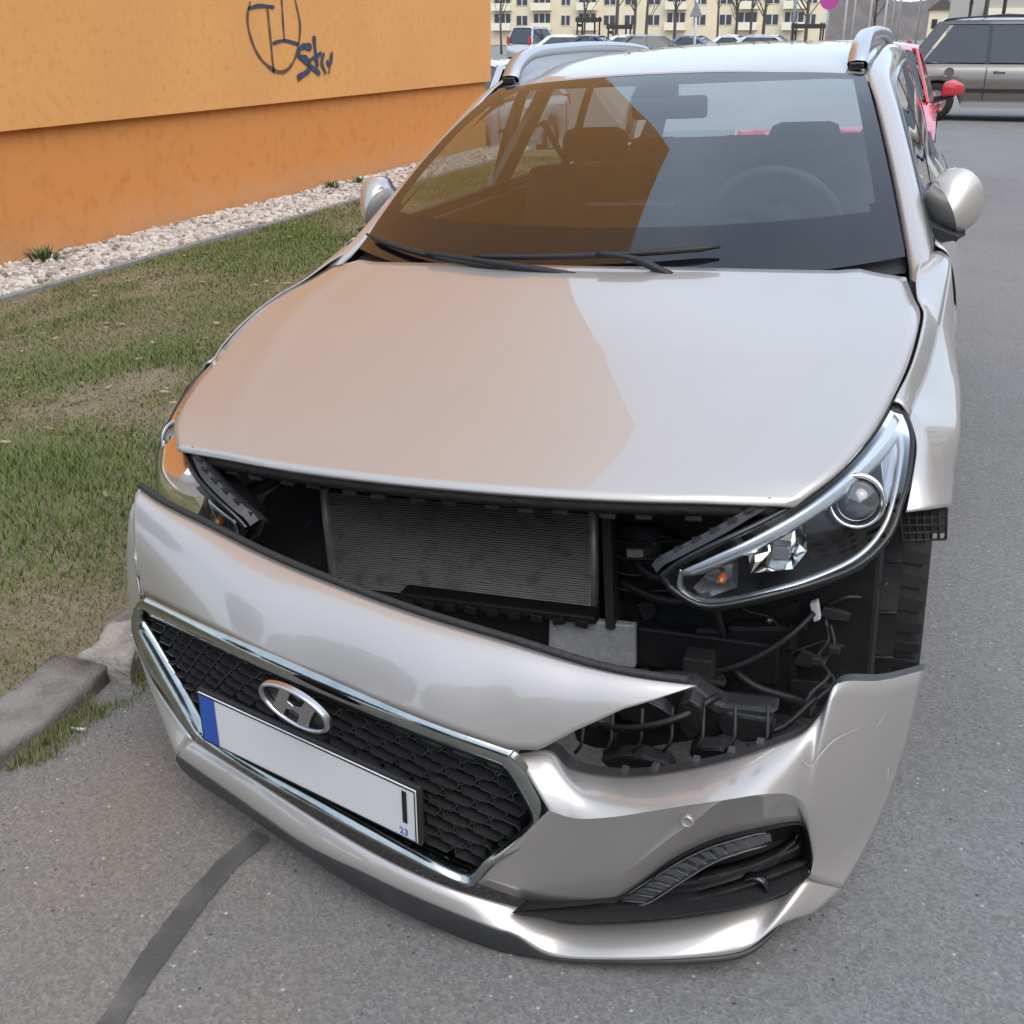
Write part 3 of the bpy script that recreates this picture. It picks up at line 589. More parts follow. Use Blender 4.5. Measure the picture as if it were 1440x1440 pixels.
# lawn
LX0, LX1 = -4.28, -1.20
def zlawn(x, y):
    t = (x - LX0) / (LX1 - LX0)
    return 0.055 - 0.065 * max(0, min(1, (x + 2.0) / .8)) ** 1.5 + 0.030 * math.sin(PI * t) + 0.018 * noise.noise(Vector((x * 1.3, y * 1.3, 0))) - 0.01 * t
lx = np.linspace(LX0, LX1, 34); ly = np.linspace(-4, 13.6, 110)
lawn = obj('lawn', [(x, y, zlawn(x, y)) for y in ly for x in lx], grid_faces(len(ly), len(lx)), 'soil'); tag(lawn, 'patchy lawn between the orange wall and the kerb', kind='structure')

# grass blades
def blades():
    tot = []
    for (y0, y1, n) in ((-0.6, 1.6, 70000), (1.6, 4.0, 85000), (4.0, 7.5, 80000), (7.5, 12.5, 50000)):
        p = np.stack([rng.uniform(LX0 + .02, LX1 + 0.02, n), rng.uniform(y0, y1, n)], 1); tot.append((p, y0))
    vs, dry = [], []
    for p, y0 in tot:
        far = {-0.6: 1.0, 1.6: 1.25, 4.0: 1.8, 7.5: 2.6}[y0]
        for x, y in p:
            w = noise.noise(Vector((x * 0.9 + 3, y * 0.7, 1.7))) + 0.6 * noise.noise(Vector((x * 3.1, y * 2.4, 4.2)))
            tuft = noise.noise(Vector((x * 1.4 + 9, y * 1.1, 8.1)))
            if w < -0.30 and random.random() < min(0.65, 0.25 + 2.0 * (-0.30 - w)): continue          # worn bare spots
            lush = max(0.0, tuft) + 0.95 * max(0, 1 - ((x + 1.95) / .75) ** 2 - ((y - 1.0) / .65) ** 2)
            edge = max(0, min(1, (x + 1.6) / 0.4))
            h = (0.007 + 0.013 * random.random() + 0.045 * lush * random.random()) * (0.85 + 0.25 * far) * (1 - 0.5 * edge)
            d = min(1, max(0, 0.37 - 1.1 * w - 0.9 * lush + random.gauss(0, 0.28) + 0.35 * edge))
            a = random.random() * 2 * PI; ln = h * (0.4 + 0.9 * random.random())
            if d > 0.6: ln *= 1.6; h *= 0.6
            wd = (0.0016 + 0.0014 * random.random()) * far
            dx, dy = math.cos(a), math.sin(a); z = zlawn(x, y)
            vs += [(x - dy * wd, y + dx * wd, z - .004), (x + dy * wd, y - dx * wd, z - .004), (x + dx * ln, y + dy * ln, z + h)]
            dry.append(d)
    n = len(dry); me = bpy.data.meshes.new('grass')
    me.from_pydata(vs, [], [(3 * i, 3 * i + 1, 3 * i + 2) for i in range(n)]); me.update()
    at = me.attributes.new('dry', 'FLOAT', 'POINT'); at.data.foreach_set('value', np.repeat(np.array(dry, np.float32), 3))
    o = link('grass', me, 'grass_blade', None, False)
    tag(o, 'short grass, green in tufts and dry in patches, on the lawn', 'grass', kind='stuff')
blades()
def litter():
    mb = MB()
    for _ in range(900):
        x, y = random.uniform(LX0 + .1, LX1), random.uniform(-.2, 8.0)
        if noise.noise(Vector((x * 1.7, y * 1.7, 5))) < -.05: continue
        z = zlawn(x, y) + .008 + random.random() * .012; a = random.random() * 6.28; l = random.uniform(.008, .03); w = random.uniform(.002, .007)
        c, s = math.cos(a), math.sin(a); t = random.uniform(-.008, .008)
        mb.add([(x - c * l - s * w, y - s * l + c * w, z), (x - c * l + s * w, y - s * l - c * w, z + t), (x + c * l + s * w, y + s * l - c * w, z + t), (x + c * l - s * w, y + s * l + c * w, z)], [(0, 1, 2, 3)])
    tag(mb.build('dead_leaves', 'dry_leaf'), 'dry straw and bits of dead leaf lying in the lawn', 'dead leaves', kind='stuff')
litter()
# tufts at the foot of the kerb
def kerb_weeds():
    vs, dry = [], []
    for _ in range(2600):
        y = random.uniform(-0.12, 0.55); x = -1.055 + 0.035 * random.gauss(0, 1) + 0.03 * max(0, y)
        if x < -1.08: x = -1.06
        if noise.noise(Vector((x * 8, y * 7, 0))) < -0.05: continue
        h = 0.01 + 0.03 * random.random(); a = random.random() * 6.28; ln = h * random.random(); wd = 0.0015
        z = zroad(x, y); dx, dy = math.cos(a), math.sin(a)
        vs += [(x - dy * wd, y + dx * wd, z), (x + dy * wd, y - dx * wd, z), (x + dx * ln, y + dy * ln, z + h)]; dry.append(min(1, max(0, random.gauss(.35, .3))))
    me = bpy.data.meshes.new('kerbside_grass'); n = len(dry)
    me.from_pydata(vs, [], [(3 * i, 3 * i + 1, 3 * i + 2) for i in range(n)]); me.update()
    at = me.attributes.new('dry', 'FLOAT', 'POINT'); at.data.foreach_set('value', np.repeat(np.array(dry, np.float32), 3))
    tag(link('kerbside_grass', me, 'grass_blade', None, False), 'thin grass growing in the gutter along the kerb stones', 'grass', kind='stuff')
kerb_weeds()

# gravel bed along the wall: base sheet and loose stones
bed = obj('gravel_bed', [(-5.2, .4, .04), (-4.31, .4, .04), (-4.31, 13.6, .04), (-5.2, 13.6, .04)], [(0, 1, 2, 3)], 'edging', smooth=False); tag(bed, 'strip of ground under the white gravel by the wall', kind='structure')
def stones():
    t = (1 + 5 ** 0.5) / 2
    iv = V([(-1, t, 0), (1, t, 0), (-1, -t, 0), (1, -t, 0), (0, -1, t), (0, 1, t), (0, -1, -t), (0, 1, -t), (t, 0, -1), (t, 0, 1), (-t, 0, -1), (-t, 0, 1)]) / 1.9
    fc = [(0, 11, 5), (0, 5, 1), (0, 1, 7), (0, 7, 10), (0, 10, 11), (1, 5, 9), (5, 11, 4), (11, 10, 2), (10, 7, 6), (7, 1, 8), (3, 9, 4), (3, 4, 2), (3, 2, 6), (3, 6, 8), (3, 8, 9), (4, 9, 5), (2, 4, 11), (6, 2, 10), (8, 6, 7), (9, 8, 1)]
    n = 18000
    px = rng.uniform(-5.0, -4.33, n); py = .6 + 12.9 * rng.random(n) ** 1.1
    r = rng.uniform(.013, .034, n)
    vs = np.zeros((n, 12, 3))
    for i in range(n):
        v = iv * (1 + rng.uniform(-.28, .28, (12, 1))); v = v * rng.uniform(.6, 1.25, 3) * r[i]
        a = rng.uniform(0, 6.28); c, s = math.cos(a), math.sin(a)
        v = np.stack([v[:, 0] * c - v[:, 1] * s, v[:, 0] * s + v[:, 1] * c, v[:, 2] * .8], 1)
        vs[i] = v + (px[i], py[i], .05 + rng.uniform(0, .035))
    me = bpy.data.meshes.new('gravel'); F = []
    for i in range(n): F += [(a + 12 * i, b + 12 * i, c + 12 * i) for a, b, c in fc]
    me.from_pydata(vs.reshape(-1, 3).tolist(), [], F); me.update()
    at = me.attributes.new('tone', 'FLOAT', 'POINT'); at.data.foreach_set('value', np.repeat(rng.random(n).astype(np.float32) ** .8, 12))
    tag(link('gravel', me, 'gravel', None, False), 'pale crushed stone gravel along the foot of the orange wall', 'gravel', kind='stuff')
stones()

# concrete edging between gravel and lawn: one metre pieces
edge = empty('garden_edging', loc=(-4.3, 0, 0)); tag(edge, 'low concrete edging between the white gravel and the lawn', 'edging')
bmx = MB().box((-.028, .004, -.05), (.028, .996, .085)); first = None
for k in range(14):
    if first is None:
        first = bmx.build('edging_stone', 'edging', edge, bevel=.006); o = first
    else:
        o = first.copy(); C.objects.link(o); o.parent = edge
    o.location = (random.uniform(-.004, .004), k - .6, random.uniform(-.006, .006)); o.rotation_euler = (random.uniform(-.004, .004), 0, random.uniform(-.004, .004))

# weeds in the gravel
def weed(loc, r, h, label, n=120):
    vs, fs = [], []
    for i in range(n):
        a = random.random() * 6.28; q = r * random.random() ** .6; l = h * (.5 + random.random()); b = a + random.gauss(0, .5)
        x, y = q * .5 * math.cos(a), q * .5 * math.sin(a); ex, ey = x + q * .8 * math.cos(b), y + q * .8 * math.sin(b); w = .006
        vs += [(x, y, -.01), (x - w * math.sin(b) + (ex - x) * .5, y + w * math.cos(b) + (ey - y) * .5, l * .7), (ex, ey, l), (x + w * math.sin(b) + (ex - x) * .5, y - w * math.cos(b) + (ey - y) * .5, l * .7)]
        fs.append((4 * i, 4 * i + 1, 4 * i + 2, 4 * i + 3))
    o = obj('weed', vs, fs, 'leaf', smooth=False); o.location = loc
    tag(o, label, 'weed', 'weeds growing in the gravel'); return o
W_ = P['weeds']
weed((W_[0][0], W_[0][1], .08), .14, .07, 'widest clump of green weed at the left end of the gravel strip')
weed((W_[1][0] + .12, W_[1][1], .08), .10, .06, 'small green weed in the gravel, left of a pair near the car mirror', 70)
weed((W_[2][0] + .05, W_[2][1], .08), .09, .05, 'small green weed in the gravel, right of a pair near the car mirror', 60)

# kerb: stone blocks on a concrete footing
kerb = obj('kerb', [(-1.34, -4, -.05), (-1.10, -4, -.05), (-1.10, 13.6, -.05), (-1.34, 13.6, -.05), (-1.34, -4, -.2), (-1.10, -4, -.2), (-1.10, 13.6, -.2), (-1.34, 13.6, -.2)],
           [(0, 1, 2, 3), (0, 4, 5, 1), (1, 5, 6, 2), (2, 6, 7, 3), (3, 7, 4, 0)], 'edging', smooth=False); tag(kerb, 'broken stone kerb between lawn and road', kind='structure')
def kerb_block(y0, y1, x0, x1, z1, mat, rough_amt, seed, label=None, skew=0.0, nx=10, nz=7):
    ny = max(6, int((y1 - y0) / .03)); bm = bmesh.new()
    bmesh.ops.create_cube(bm, size=1)
    bmesh.ops.subdivide_edges(bm, edges=bm.edges[:], cuts=9, use_grid_fill=True)
    for v in bm.verts:
        x, y, z = v.co
        rx = 1 - .10 * (2 * abs(y)) ** 6; ry = 1
        p = Vector((x0 + (x + .5) * (x1 - x0), y0 + (y + .5) * (y1 - y0), -.16 + (z + .5) * (z1 + .16)))
        p.x += skew * y
        e = max(0, abs(x) * 2 - .75) + max(0, z * 2 - .75) + max(0, abs(y) * 2 - .85)
        p.z -= max(0, z) * .02 * max(0, abs(x) * 2 - .7) * 3
        nz_ = noise.noise_vector(Vector((p.x * 9 + seed, p.y * 9, p.z * 9))) * rough_amt + noise.noise_vector(Vector((p.x * 32 + seed, p.y * 32, p.z * 32))) * rough_amt * .4
        v.co = p + nz_
    me = bpy.data.meshes.new('kerb_stone'); bm.to_mesh(me); bm.free()
    o = link('kerb_stone', me, mat, kerb, True)
    if label: o['label'] = label
    return o
kerb_block(-.55, .345, -1.255, -1.075, .000, 'kerb_dark', .012, 1, skew=-.03)
kerb_block(.355, .52, -1.205, -1.045, .022, 'kerb_light', .024, 5, 'pale broken kerb stone', skew=-.02)
kerb_block(.53, .86, -1.26, -1.09, .000, 'kerb_dark', .012, 9)
kerb_block(-1.5, -.56, -1.25, -1.07, .00, 'kerb_dark', .012, 13)
yk = .87
while yk < 13:
    ln = random.uniform(.7, 1.0); kerb_block(yk, yk + ln - .012, -1.26, -1.09, .0, 'kerb_dark', .010, yk * 3); yk += ln
# cigarette end on the asphalt
cg = P['cig']; cgm = MB().tube([(cg[0][0], cg[0][1], -.046), (cg[1][0], cg[1][1], -.046)], .0042, 8)
o = cgm.build('cigarette_end', 'white_paper', None, True); tag(o, 'white cigarette end lying on the asphalt beside the kerb', 'cigarette')
# crumbs of grit swept against the kerb
def grit():
    mb = MB()
    for _ in range(420):
        y = random.uniform(-.35, .45); x = -1.02 + abs(random.gauss(0, .12)) + .02 * y; r = random.uniform(.0015, .005)
        z = zroad(x, y); a = random.random() * 6
        mb.add([(x + r * math.cos(a + k * 2.1), y + r * math.sin(a + k * 2.1), z - .001) for k in range(3)] + [(x, y, z + r)], [(0, 1, 3), (1, 2, 3), (2, 0, 3)])
    tag(mb.build('grit', 'kerb_dark'), 'loose grit scattered on the asphalt along the kerb', 'grit', kind='stuff')
grit()

# ------------------------------------------------------------------ the orange building
YE = 13.66
bld = empty('orange_building', loc=(-5.0, YE, 0)); tag(bld, 'orange rendered building with graffiti beside the lawn', 'building')
MI = Matrix.Translation((5.0, -YE, 0))
def local(pts): return [(p[0] + 5.0, p[1] - YE, p[2]) for p in pts]
up = MB().box((-12, -11.2, .925), (0, 0, 19)); up.build('upper_wall', 'orange_upper', bld)
lo = MB().box((-12, -11.15, -.6), (-.055, -.08, .925)); lo.build('plinth_wall', 'orange_lower', bld)
NX = (1, 0, 0)
for nm, w, mt, wob in (('g_oval', .030, 'paint_brown', .5), ('g_a', .032, 'paint_navy', .4), ('g_b', .030, 'paint_brown', .4), ('g_c', .026, 'paint_navy', .4), ('g_d', .030, 'paint_navy', .3)):
    ribbon('graffiti_line', local(P[nm]), w, mt, bld, NX, 60, .002, wob)
for i, (nm, w) in enumerate((('g_s', .062), ('g_k', .06), ('g_k2', .045), ('g_h', .045), ('g_h2', .04), ('g_h3', .04))):
    ribbon('graffiti_letter', local(P[nm]), w, 'paint_navy', bld, NX, 40, .004 + i * .0015, .7)

# ------------------------------------------------------------------ the damaged car (all in the car frame)
car = empty('estate_car', mat=CAR_M)
tag(car, 'champagne silver estate car with its front bumper torn loose, facing the camera', 'car')
SIDES = (1, -1)
def S(s, pts): return [(p[0] * s, p[1], p[2]) for p in pts]

# bonnet -------------------------------------------------
he = P['hood_edge']; hf_y = lambda u: .118 + .102 * abs(u) ** 2.2
NV, NU = 40, 60
edge_c = cr(he, NV)
rear_c = 1.075
hv = []
for i in range(NV):
    v = i / (NV - 1); ex, ey, ez = edge_c[i]
    cy = .118 + (rear_c - .118) * v
    cz = .739 + (.972 - .739) * v + .030 * math.sin(PI * v) ** 1.0 * (1 - .3 * v)
    for j in range(NU + 1):
        u = -1 + 2 * j / NU; a = abs(u)
        uc = .74 + .12 * v
        f0 = .30 * (1 - v) + .42 * v
        q = f0 * (a / uc) ** 2 if a < uc else f0 + (1 - f0) * ((a - uc) / (1 - uc)) ** 1.15
        crease = .005 * min(1, v * 3) * math.exp(-((a - uc) / .035) ** 2)
        y = cy + (ey - cy) * a ** (2.2 if v < .5 else 2.6)
        hv.append((u * ex, y, cz + (ez - cz) * q + crease))
hood = obj('bonnet', hv, grid_faces(NV, NU + 1), 'paint', car, True, .008)

# front edge seal strip under the bonnet
fe = [hv[j] for j in range(NU + 1)]
mb = MB(); rows = []
for j, p in enumerate(fe):
    w = .004 * noise.noise(Vector((p[0] * 30, 1, 2)))
    rows.append([(p[0] * .985, p[1] + .012, p[2] - .010), (p[0] * .985, p[1] + .008 + w, p[2] - .018), (p[0] * .985, p[1] + .012 - w, p[2] - .032), (p[0] * .985, p[1] + .05, p[2] - .036 + w), (p[0] * .985, p[1] + .10, p[2] - .030)])
mb.add([q for r in rows for q in r], grid_faces(len(rows), 5)); mb.build('bonnet_seal', 'seal', car, True)
clip = MB().box((-.016, 0, -.006), (.016, .03, .006)).build('seal_clip', 'dusty_plastic', car, bevel=.003)
for k in range(16):
    j = 4 + int(k * 3.45); p = fe[j]
    o = clip if k == 0 else clip.copy()
    if k: C.objects.link(o)
    o.parent = car; o.location = (p[0], p[1] + .020, p[2] - .040 + random.uniform(-.003, .002)); o.rotation_euler = (0, random.uniform(-.1, .1), 0)

# specks of dirt and insects on the bonnet
mb = MB()
for _ in range(46):
    q = V(hv[random.randrange(2, NV - 1) * (NU + 1) + random.randrange(4, NU - 3)]) + V((random.uniform(-.015, .015), random.uniform(-.015, .015), .0006)); r = random.choice((.0006, .0009, .0009, .0014, .002))
    mb.add([q + V((r * math.cos(a) * random.uniform(.6, 1.2), r * math.sin(a) * 1.4, .0004 * math.cos(a))) for a in np.linspace(0, 6.28, 7)[:-1]], [tuple(range(6))])
tag(mb.build('dirt_specks', 'seal', hood), kind='stuff')

# wings (front fenders) -----------------------------------
fin = cr([(p[0] + .006, p[1] + (.004 if k == 3 else 0), p[2] - .001) for k, p in enumerate(he) if 2 < k < 8] + [(.795, 1.20, .943), (.802, 1.30, .949), (.835, 1.42, .957)], 30)
cre = list(P['fen_crease']) + [(.868, 1.42, .938)]
sil = P['fen_sil']
def interp_y(pts, y):
    pts = sorted(pts, key=lambda p: p[1]); Y = [p[1] for p in pts]
    return [float(np.interp(y, Y, [p[k] for p in pts])) for k in range(3)]
def fender(s):
    lo6 = [V(p) + V((.007, .010, -.002)) for p in P['lamp_out'][:6]]
    st = [[tuple(fin[0]), tuple(lo6[1] * .4 + lo6[2] * .6), tuple(lo6[3]), tuple(lo6[4]), tuple(lo6[5] + V((.004, .01, -.012)))],
          [tuple(V(fin[0]) + V((.003, .03, .004))), tuple(lo6[1] * .4 + lo6[2] * .6 + V((.006, .035, .012))), (.866, .575, .760), (.893, .545, .700), (.915, .515, .628)]]
    for y in np.linspace(.665, 1.40, 24):
        a = interp_y([tuple(p) for p in fin], y - .02 * (1.40 - y)); c = interp_y(cre, y); b = interp_y(list(sil), y)
        R = .365; dy = y - .905
        arch = .315 + math.sqrt(max(0, R * R - dy * dy)) if abs(dy) < R else .24
        low = max(.626, arch) if y < .72 else arch
        bz = max(min(b[2], .745), low + .04)
        f_ = min(1, (y - .50) / .25)
        st.append([tuple(a), tuple(c), (c[0] * .40 + b[0] * .60, y, c[2] * .5 + bz * .5), (b[0], y, bz), (b[0] - .004, y, low)])
    A_ = np.array([[tuple(q) for q in row] for row in st], float)
    for _ in range(4): A_[1:-1, 1:4] = .25 * A_[:-2, 1:4] + .5 * A_[1:-1, 1:4] + .25 * A_[2:, 1:4]
    rows = [S(s, A_[:, k]) for k in range(5)]
    n = len(st)
    g1 = np.stack([V(rows[0]) + (V(rows[1]) - V(rows[0])) * t + V((0, 0, .008)) * (4 * t * (1 - t)) for t in np.linspace(0, 1, 8)])
    g2 = loft_grid(rows[1:], 25)
    o = obj('front_wing', np.vstack([g1.reshape(-1, 3), g2.reshape(-1, 3)]),
            grid_faces(8, n, s < 0) + [tuple(i + 8 * n for i in q) for q in grid_faces(g2.shape[0], n, s < 0)], 'paint', car, True, .004)
    return o
for s in SIDES: fender(s)
# dark gutter between bonnet and wing
for s in SIDES:
    r0 = [(p[0] * s - .012 * s, p[1], p[2] - .022) for p in fin]; r1 = [(p[0] * s + .004 * s, p[1], p[2] - .02) for p in fin]
    loft('wing_gutter', [r0, r1], 2, 'void_black', car)

# windscreen ----------------------------------------------
NW = 97
def ws_row(t):
    """t=0 bottom, 1 top"""
    out = []
    for j in range(NW):
        u = -1 + 2 * j / (NW - 1); a = abs(u)
        xb, yb, zb = .765 * u, 1.02 + .30 * a ** 2.4, .938 + .022 * a ** 2
        xt, yt, zt = .583 * u, 1.965 + .078 * a ** 2.2, 1.386 - .026 * a ** 2.2
        bow = 4 * t * (1 - t)
        out.append((xb + (xt - xb) * t, yb + (yt - yb) * t - .030 * bow, zb + (zt - zb) * t + .030 * bow))
    return out
NT = 61
ts = [i / (NT - 1) for i in range(NT)]
g = np.array([ws_row(t) for t in ts])
clear, black = [], []
for i in range(NT - 1):
    for j in range(NW - 1):
        q = (i * NW + j, i * NW + j + 1, (i + 1) * NW + j + 1, (i + 1) * NW + j)
        u = abs(-1 + 2 * (j + .5) / (NW - 1)); t = (i + .5) / (NT - 1)
        edge_ = u > .945 or t > .955 or t < .20 or ((u - .90) / .045 + (.245 - t) / .045 > 1 and u > .90 and t < .245) 
        mir = t > .84 and abs(-1 + 2 * (j + .5) / (NW - 1)) < .10
        (black if edge_ or mir else clear).append(q)
wsc = obj('windscreen', g.reshape(-1, 3), clear, 'windscreen_glass', car)
obj('windscreen_border', g.reshape(-1, 3), black, 'frit', wsc)
# scuttle panel under the wipers
loft('scuttle', [[(x, .99 + .30 * abs(x / .77) ** 2.4, .925) for x in np.linspace(-.77, .77, 25)], [(x, 1.10 + .30 * abs(x / .77) ** 2.4, .955) for x in np.linspace(-.77, .77, 25)]], 4, 'black_plastic', car)

def on_ws(x, t, lift=.012):
    """point on the windscreen at lateral x"""
    r = ws_row(t); xs_ = [p[0] for p in r]
    return V([np.interp(x, xs_, [p[k] for p in r]) for k in range(3)]) + V((0, -.5, .86)) * lift
def wiper(x0, x1, t0, t1, xa):
    n = 14
    pts = [on_ws(x0 + (x1 - x0) * k / (n - 1), t0 + (t1 - t0) * k / (n - 1), .022) for k in range(n)]
    w = MB().tube(pts, [.004] + [.009] * (n - 2) + [.004], 6).build('wiper', 'black_plastic', car, True)
    arm = [on_ws(xa, .01, .012), on_ws(xa + (pts[n // 2][0] - xa) * .5, (t0 + t1) * .36, .030), tuple(V(pts[n // 2]) + V((0, -.006, .006)))]
    MB().tube(cr(arm, 10), [.011] * 5 + [.008] * 5, 6).build('wiper_arm', 'black_plastic', w, True)
wiper(-.30, .34, .050, .092, .24)
wiper(-.735, -.20, .048, .020, .0)

# roof ----------------------------------------------------
ry = [1.965, 2.10, 2.4, 2.75, 3.2, 3.7, 4.15, 4.32]
rz = [1.388, 1.411, 1.441, 1.455, 1.452, 1.430, 1.385, 1.35]
rx = [.583, .585, .585, .58, .57, .56, .545, .53]
rows = []
for y, z, x in zip(ry, rz, rx):
    rows.append([(x * u, y + (.078 * abs(u) ** 2.2 if y < 2.0 else (.05 * abs(u) ** 2 if y < 2.2 else 0)), z - .034 * abs(u) ** 2.4) for u in np.linspace(-1, 1, 41)])
loft('roof', rows, 43, 'paint', car, False, .004)

# pillars, cant rails, side glass, doors ------------------
def side(s):
    # A pillar with cant rail: from the wing up and back along the roof edge
    inn = [(.792, 1.16, .900), (.781, 1.25, .930), (.768, 1.335, .962), (.70, 1.63, 1.128), (.63, 1.90, 1.282), (.588, 2.055, 1.366), (.588, 2.4, 1.405), (.583, 2.75, 1.42), (.573, 3.2, 1.417), (.563, 3.7, 1.395), (.548, 4.15, 1.35), (.533, 4.32, 1.315)]
    out = [(.815, 1.20, .900), (.820, 1.31, .932), (.820, 1.41, .962), (.755, 1.70, 1.115), (.690, 1.97, 1.255), (.655, 2.20, 1.322), (.648, 2.45, 1.348), (.642, 2.75, 1.36), (.632, 3.2, 1.358), (.622, 3.7, 1.335), (.607, 4.1, 1.295), (.59, 4.3, 1.26)]
    a, b = cr(S(s, inn), 50), cr(S(s, out), 50)
    g = bulged(a, b, 8, (.010 * s, 0, .016))
    obj('pillar_rail', g.reshape(-1, 3), grid_faces(8, 50, s < 0), 'paint', car, True, .004)
    # belt line and door skin
    yb = np.linspace(1.405, 4.35, 34)
    bx_ = lambda y: float(np.interp(y, [1.4, 1.6, 2.5, 3.3, 4.0, 4.35], [.822, .800, .786, .756, .725, .705]))
    def sec(y):
        k = max(0, (y - 3.6) / .8); t_ = .035 * max(0, (y - 1.8) / 2.4); b_ = bx_(y)
        return [(b_ + .010, .972 + .012 * min(1, (y - 1.4) / .5)), (b_ + .046, .940), (.893 - t_ - .03 * k, .83), (.897 - t_ - .03 * k, .70), (.886 - t_ - .03 * k, .52), (.876 - t_ - .03 * k, .36), (.85 - t_ - .03 * k, .22)]
    rows = []
    for i in range(7):
        r = []
        for y in yb:
            x, z = sec(y)[i]
            if i >= 3:
                dy = y - 3.555
                if abs(dy) < .365:
                    z = max(z, .315 + math.sqrt(.365 ** 2 - dy * dy)) if i > 3 else max(z, .315 + math.sqrt(.365 ** 2 - dy * dy) + .02)
            r.append((x * s, y, z))
        rows.append(r)
    cutf = lambda y: y
    gg = loft_grid(rows, 25); n = gg.shape[1]
    def piece(name, j0, j1):
        sub = gg[:, j0:j1 + 1].copy()
        sub[:, 0, 1] += .003; sub[:, -1, 1] -= .003
        return obj(name, sub.reshape(-1, 3), grid_faces(sub.shape[0], sub.shape[1], s < 0), 'paint', car, True, .004)
    d1 = piece('front_door', 0, 12); d2 = piece('rear_door', 12, 22); piece('rear_quarter', 22, 33)
    MB().tube(cr([(.862 * s, 2.15, .855), (.880 * s, 2.2, .86), (.880 * s, 2.32, .862), (.862 * s, 2.37, .858)], 10), .011, 8).build('door_handle', 'paint', d1, True)
    MB().tube(cr([(.865 * s, 3.15, .845), (.885 * s, 3.2, .85), (.885 * s, 3.32, .855), (.865 * s, 3.37, .85)], 10), .011, 8).build('door_handle', 'paint', d2, True)
    # glass between belt and cant rail, with black pillars and window channel
    bl = cr(S(s, [(.815, 1.45, .975), (.797, 1.7, .985), (.786, 2.5, .99), (.758, 3.3, .995), (.728, 4.0, 1.0), (.715, 4.25, 1.0)]), 56)
    tl = cr(S(s, out), 80)
    def top_at(y):
        Y = tl[:, 1]; return V([np.interp(y, Y, tl[:, k]) for k in range(3)])
    def bot_at(y): return V([np.interp(y, bl[:, 1], bl[:, k]) for k in range(3)])
    def pane(name, y0, y1, t0, t1, mat, par, n=14, off=0.0):
        a = [bot_at(y) for y in np.linspace(y0, y1, n)]; b = [top_at(y) for y in np.linspace(t0, t1, n)]
        g = bulged(a, b, 7, (.012 * s, 0, .006)); g = g + V((off * s, 0, 0))
        return obj(name, g.reshape(-1, 3), grid_faces(7, n, s > 0), mat, par, True)
    pane('front_side_glass', 1.62, 2.44, 1.80, 2.42, 'side_glass', d1)
    pane('quarter_glass', 1.46, 1.58, 1.44, 1.74, 'side_glass', d1, 6)
    pane('mirror_pillar', 1.58, 1.62, 1.74, 1.80, 'black_plastic', d1, 4, .002)
    pane('door_pillar', 2.44, 2.60, 2.42, 2.56, 'gloss_black', d1, 6, .002)
    pane('rear_side_glass', 2.60, 3.30, 2.56, 3.26, 'side_glass', d2)
    pane('rear_pillar', 3.30, 3.42, 3.26, 3.38, 'gloss_black', d2, 5, .002)
    pane('load_glass', 3.42, 4.10, 3.38, 3.96, 'side_glass', car)
    pane('tail_pillar', 4.10, 4.25, 3.96, 4.20, 'paint', car, 5, .002)
    MB().tube([p + V((.006 * s, 0, .004)) for p in bl], .009, 6).build('window_seal', 'black_plastic', car, True)
    MB().tube([tl[i] + V((.004 * s, 0, -.004)) for i in range(4, 76)], .010, 6).build('window_channel', 'gloss_black', car, True)
    # roof rail
    path = cr(S(s, [(.556, 2.085, 1.388), (.556, 2.12, 1.420), (.556, 2.20, 1.450), (.556, 2.34, 1.468), (.554, 2.6, 1.473), (.548, 3.0, 1.472), (.542, 3.45, 1.460), (.535, 3.75, 1.440), (.532, 3.84, 1.41)]), 40)
    hw = [.030 * max(.7, 1 - .3 * i / 8) if i < 8 else .021 for i in range(40)]
    def prof(i):
        p = path[i]; t = path[min(i + 1, 39)] - path[max(i - 1, 0)]; t /= np.linalg.norm(t); nrm = np.cross(V((1, 0, 0)), t) ; h = .024 if 5 < i < 36 else .022
        w = hw[i]; X = V((1, 0, 0))
        return [p + X * w - nrm * h * .0, p + X * w * .8 + nrm * .010, p + nrm * .014, p - X * w * .8 + nrm * .010, p - X * w, p - X * w * .9 - nrm * h, p + X * w * .9 - nrm * h, p + X * w]
    v, f = sweep(path, prof)
    o = obj('roof_rail', v, f, 'rail_silver', car); fixn(o)
    wb = [q - V((.006 * s, 0, .02)) for q in path]
    loft('rail_web', [wb, [V((q[0], q[1], np.interp(q[1], ry, rz) - .045)) for q in wb]], 2, 'rail_silver', o)
    MB().box((.534 * s, 2.066, 1.372), (.576 * s, 2.092, 1.392)).build('rail_foot', 'gloss_black', o, bevel=.004)
    # mirror
    sh_ = lambda q: [(.79 + (p[0] - .79) * (1 if s > 0 else .74), p[1], 1.05 + (p[2] - 1.05) * (1 if s > 0 else .92)) for p in q]
    mc, ml_, mr_ = cr(S(s, sh_(P['mir_c'])), 20), cr(S(s, sh_(P['mir_l'])), 20), cr(S(s, sh_(P['mir_r'])), 20)
    gA, gB = bulged(ml_, mc, 7, (0, -.004, 0)), bulged(mc, mr_, 9, (0, -.006, .002))
    out_ = np.vstack([ml_, mr_[::-1]]); k_ = len(out_); cen = out_.mean(0)
    b1 = out_ + V((0, .030, 0)); b2 = cen + (out_ - cen) * .95 + V((0, .060, 0))
    vv = list(gA.reshape(-1, 3)) + list(gB.reshape(-1, 3)); n0 = len(vv); vv += list(out_) + list(b1) + list(b2)
    ff = grid_faces(7, 20) + [tuple(i + 140 for i in q) for q in grid_faces(9, 20)]
